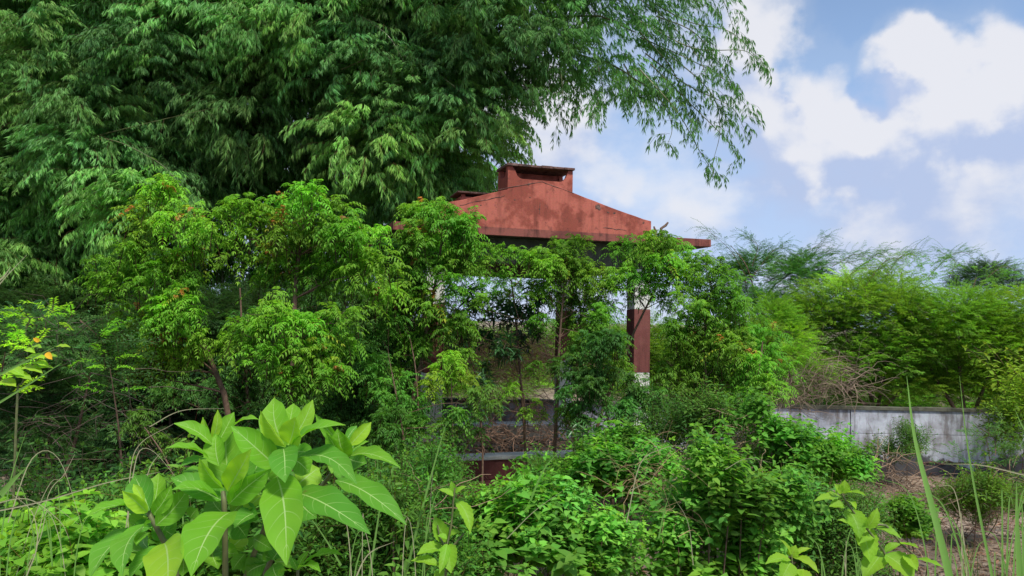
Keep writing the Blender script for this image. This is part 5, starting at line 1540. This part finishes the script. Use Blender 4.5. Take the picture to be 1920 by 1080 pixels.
grass_clump("fine arching straw stalks to the side of the nearest rosette",
            [([(15, 980, 2.2), (60, 860, 2.2), (110, 860, 2.2), (155, 990, 2.2)], .004, M_STRAW), ([(30, 1080, 2.3), (60, 980, 2.3), (95, 905, 2.3), (117, 902, 2.3)], .003, M_STRAW),
             ([(60, 1060, 2.3), (90, 930, 2.3), (120, 890, 2.3), (140, 852, 2.3)], .003, M_STRAW), ([(-40, 965, 1.8), (80, 940, 1.8), (200, 905, 1.8), (300, 885, 1.85)], .005, M_STRAW),
             ([(0, 930, 1.6), (25, 900, 1.6), (48, 878, 1.6)], .012, M_BLADE), ([(0, 1020, 2.3), (20, 900, 2.3), (48, 812, 2.3)], .004, M_BLADE),
             ([(40, 1090, 2.3), (75, 1010, 2.3), (95, 950, 2.3), (150, 985, 2.3)], .004, M_STRAW), ([(-30, 950, 2.1), (50, 935, 2.1), (110, 975, 2.1), (130, 1010, 2.1)], .004, M_STRAW),
             ([(50, 1080, 2), (70, 1020, 2), (60, 960, 2), (20, 925, 2)], .004, M_STRAW)])
grass_clump("long pale blades slanting up across the feathery edge shrub",
            [([(-80, 745, 1.7), (0, 702, 1.7), (60, 672, 1.7), (106, 648, 1.7)], .006, M_BLADE), ([(-60, 790, 1.7), (10, 748, 1.7), (70, 710, 1.7), (116, 680, 1.7)], .005, M_BLADE),
             ([(-40, 590, 2.2), (0, 532, 2.2), (50, 478, 2.2)], .005, M_STRAW), ([(-40, 560, 2.2), (5, 520, 2.2), (20, 500, 2.2)], .008, M_STRAW)])
grass_clump("blue-green grass blades rising behind the far rosette",
            [([(712, 1100, 3.0), (709, 980, 3.0), (708, 850, 3.0)], .010, M_BLADE), ([(760, 1080, 2.8), (790, 960, 2.8), (820, 850, 2.8), (838, 790, 2.8)], .009, M_BLADE),
             ([(806, 1050, 3.0), (807, 950, 3.0), (812, 880, 3.0)], .004, M_STRAW), ([(690, 1100, 2.6), (705, 1000, 2.6), (720, 900, 2.6)], .008, M_BLADE),
             ([(640, 1060, 2.4), (610, 1010, 2.4), (575, 960, 2.4)], .006, M_BLADE), ([(660, 1100, 2.2), (690, 1040, 2.2), (740, 1015, 2.2)], .006, M_STRAW),
             ([(720, 1100, 3), (716, 1000, 3), (700, 900, 3)], .007, M_BLADE)])
grass_clump("arched blades in the dark gap above the near rosette",
            [([(235, 1000, 2.0), (248, 900, 2.0), (262, 845, 2.0), (290, 848, 2.0), (330, 895, 2.0)], .0035, M_STRAW), ([(240, 1000, 2.0), (245, 880, 2.0), (265, 830, 2.0), (325, 795, 2.0)], .003, M_STRAW),
             ([(260, 960, 2.0), (280, 880, 2.0), (300, 850, 2.0)], .003, M_STRAW), ([(280, 800, 2.2), (340, 770, 2.2), (420, 766, 2.2)], .003, M_STRAW),
             ([(345, 1000, 2.1), (343, 960, 2.1), (347, 900, 2.1)], .004, M_BLADE)])
grass_clump("thin blade bending over the russet stems before the column foot",
            [([(1175, 980, 4.4), (1200, 870, 4.4), (1240, 842, 4.4), (1270, 836, 4.4), (1285, 848, 4.4)], .008, M_STRAW), ([(1180, 920, 4.4), (1220, 900, 4.4), (1230, 880, 4.4)], .006, M_STRAW),
             ([(1300, 1060, 4.2), (1290, 980, 4.2), (1262, 930, 4.2)], .005, M_STRAW), ([(1360, 880, 4.6), (1400, 860, 4.6), (1450, 868, 4.6)], .005, M_STRAW),
             ([(950, 1010, 4.2), (1000, 960, 4.2), (1055, 920, 4.2)], .007, M_STRAW), ([(990, 950, 4.4), (1020, 880, 4.4), (1055, 840, 4.4)], .012, M_BLADE), ([(1235, 1010, 4.0), (1245, 960, 4.0), (1255, 930, 4.0)], .008, M_BLADE)])
print("TRIS in foliage clouds:", TRIS)
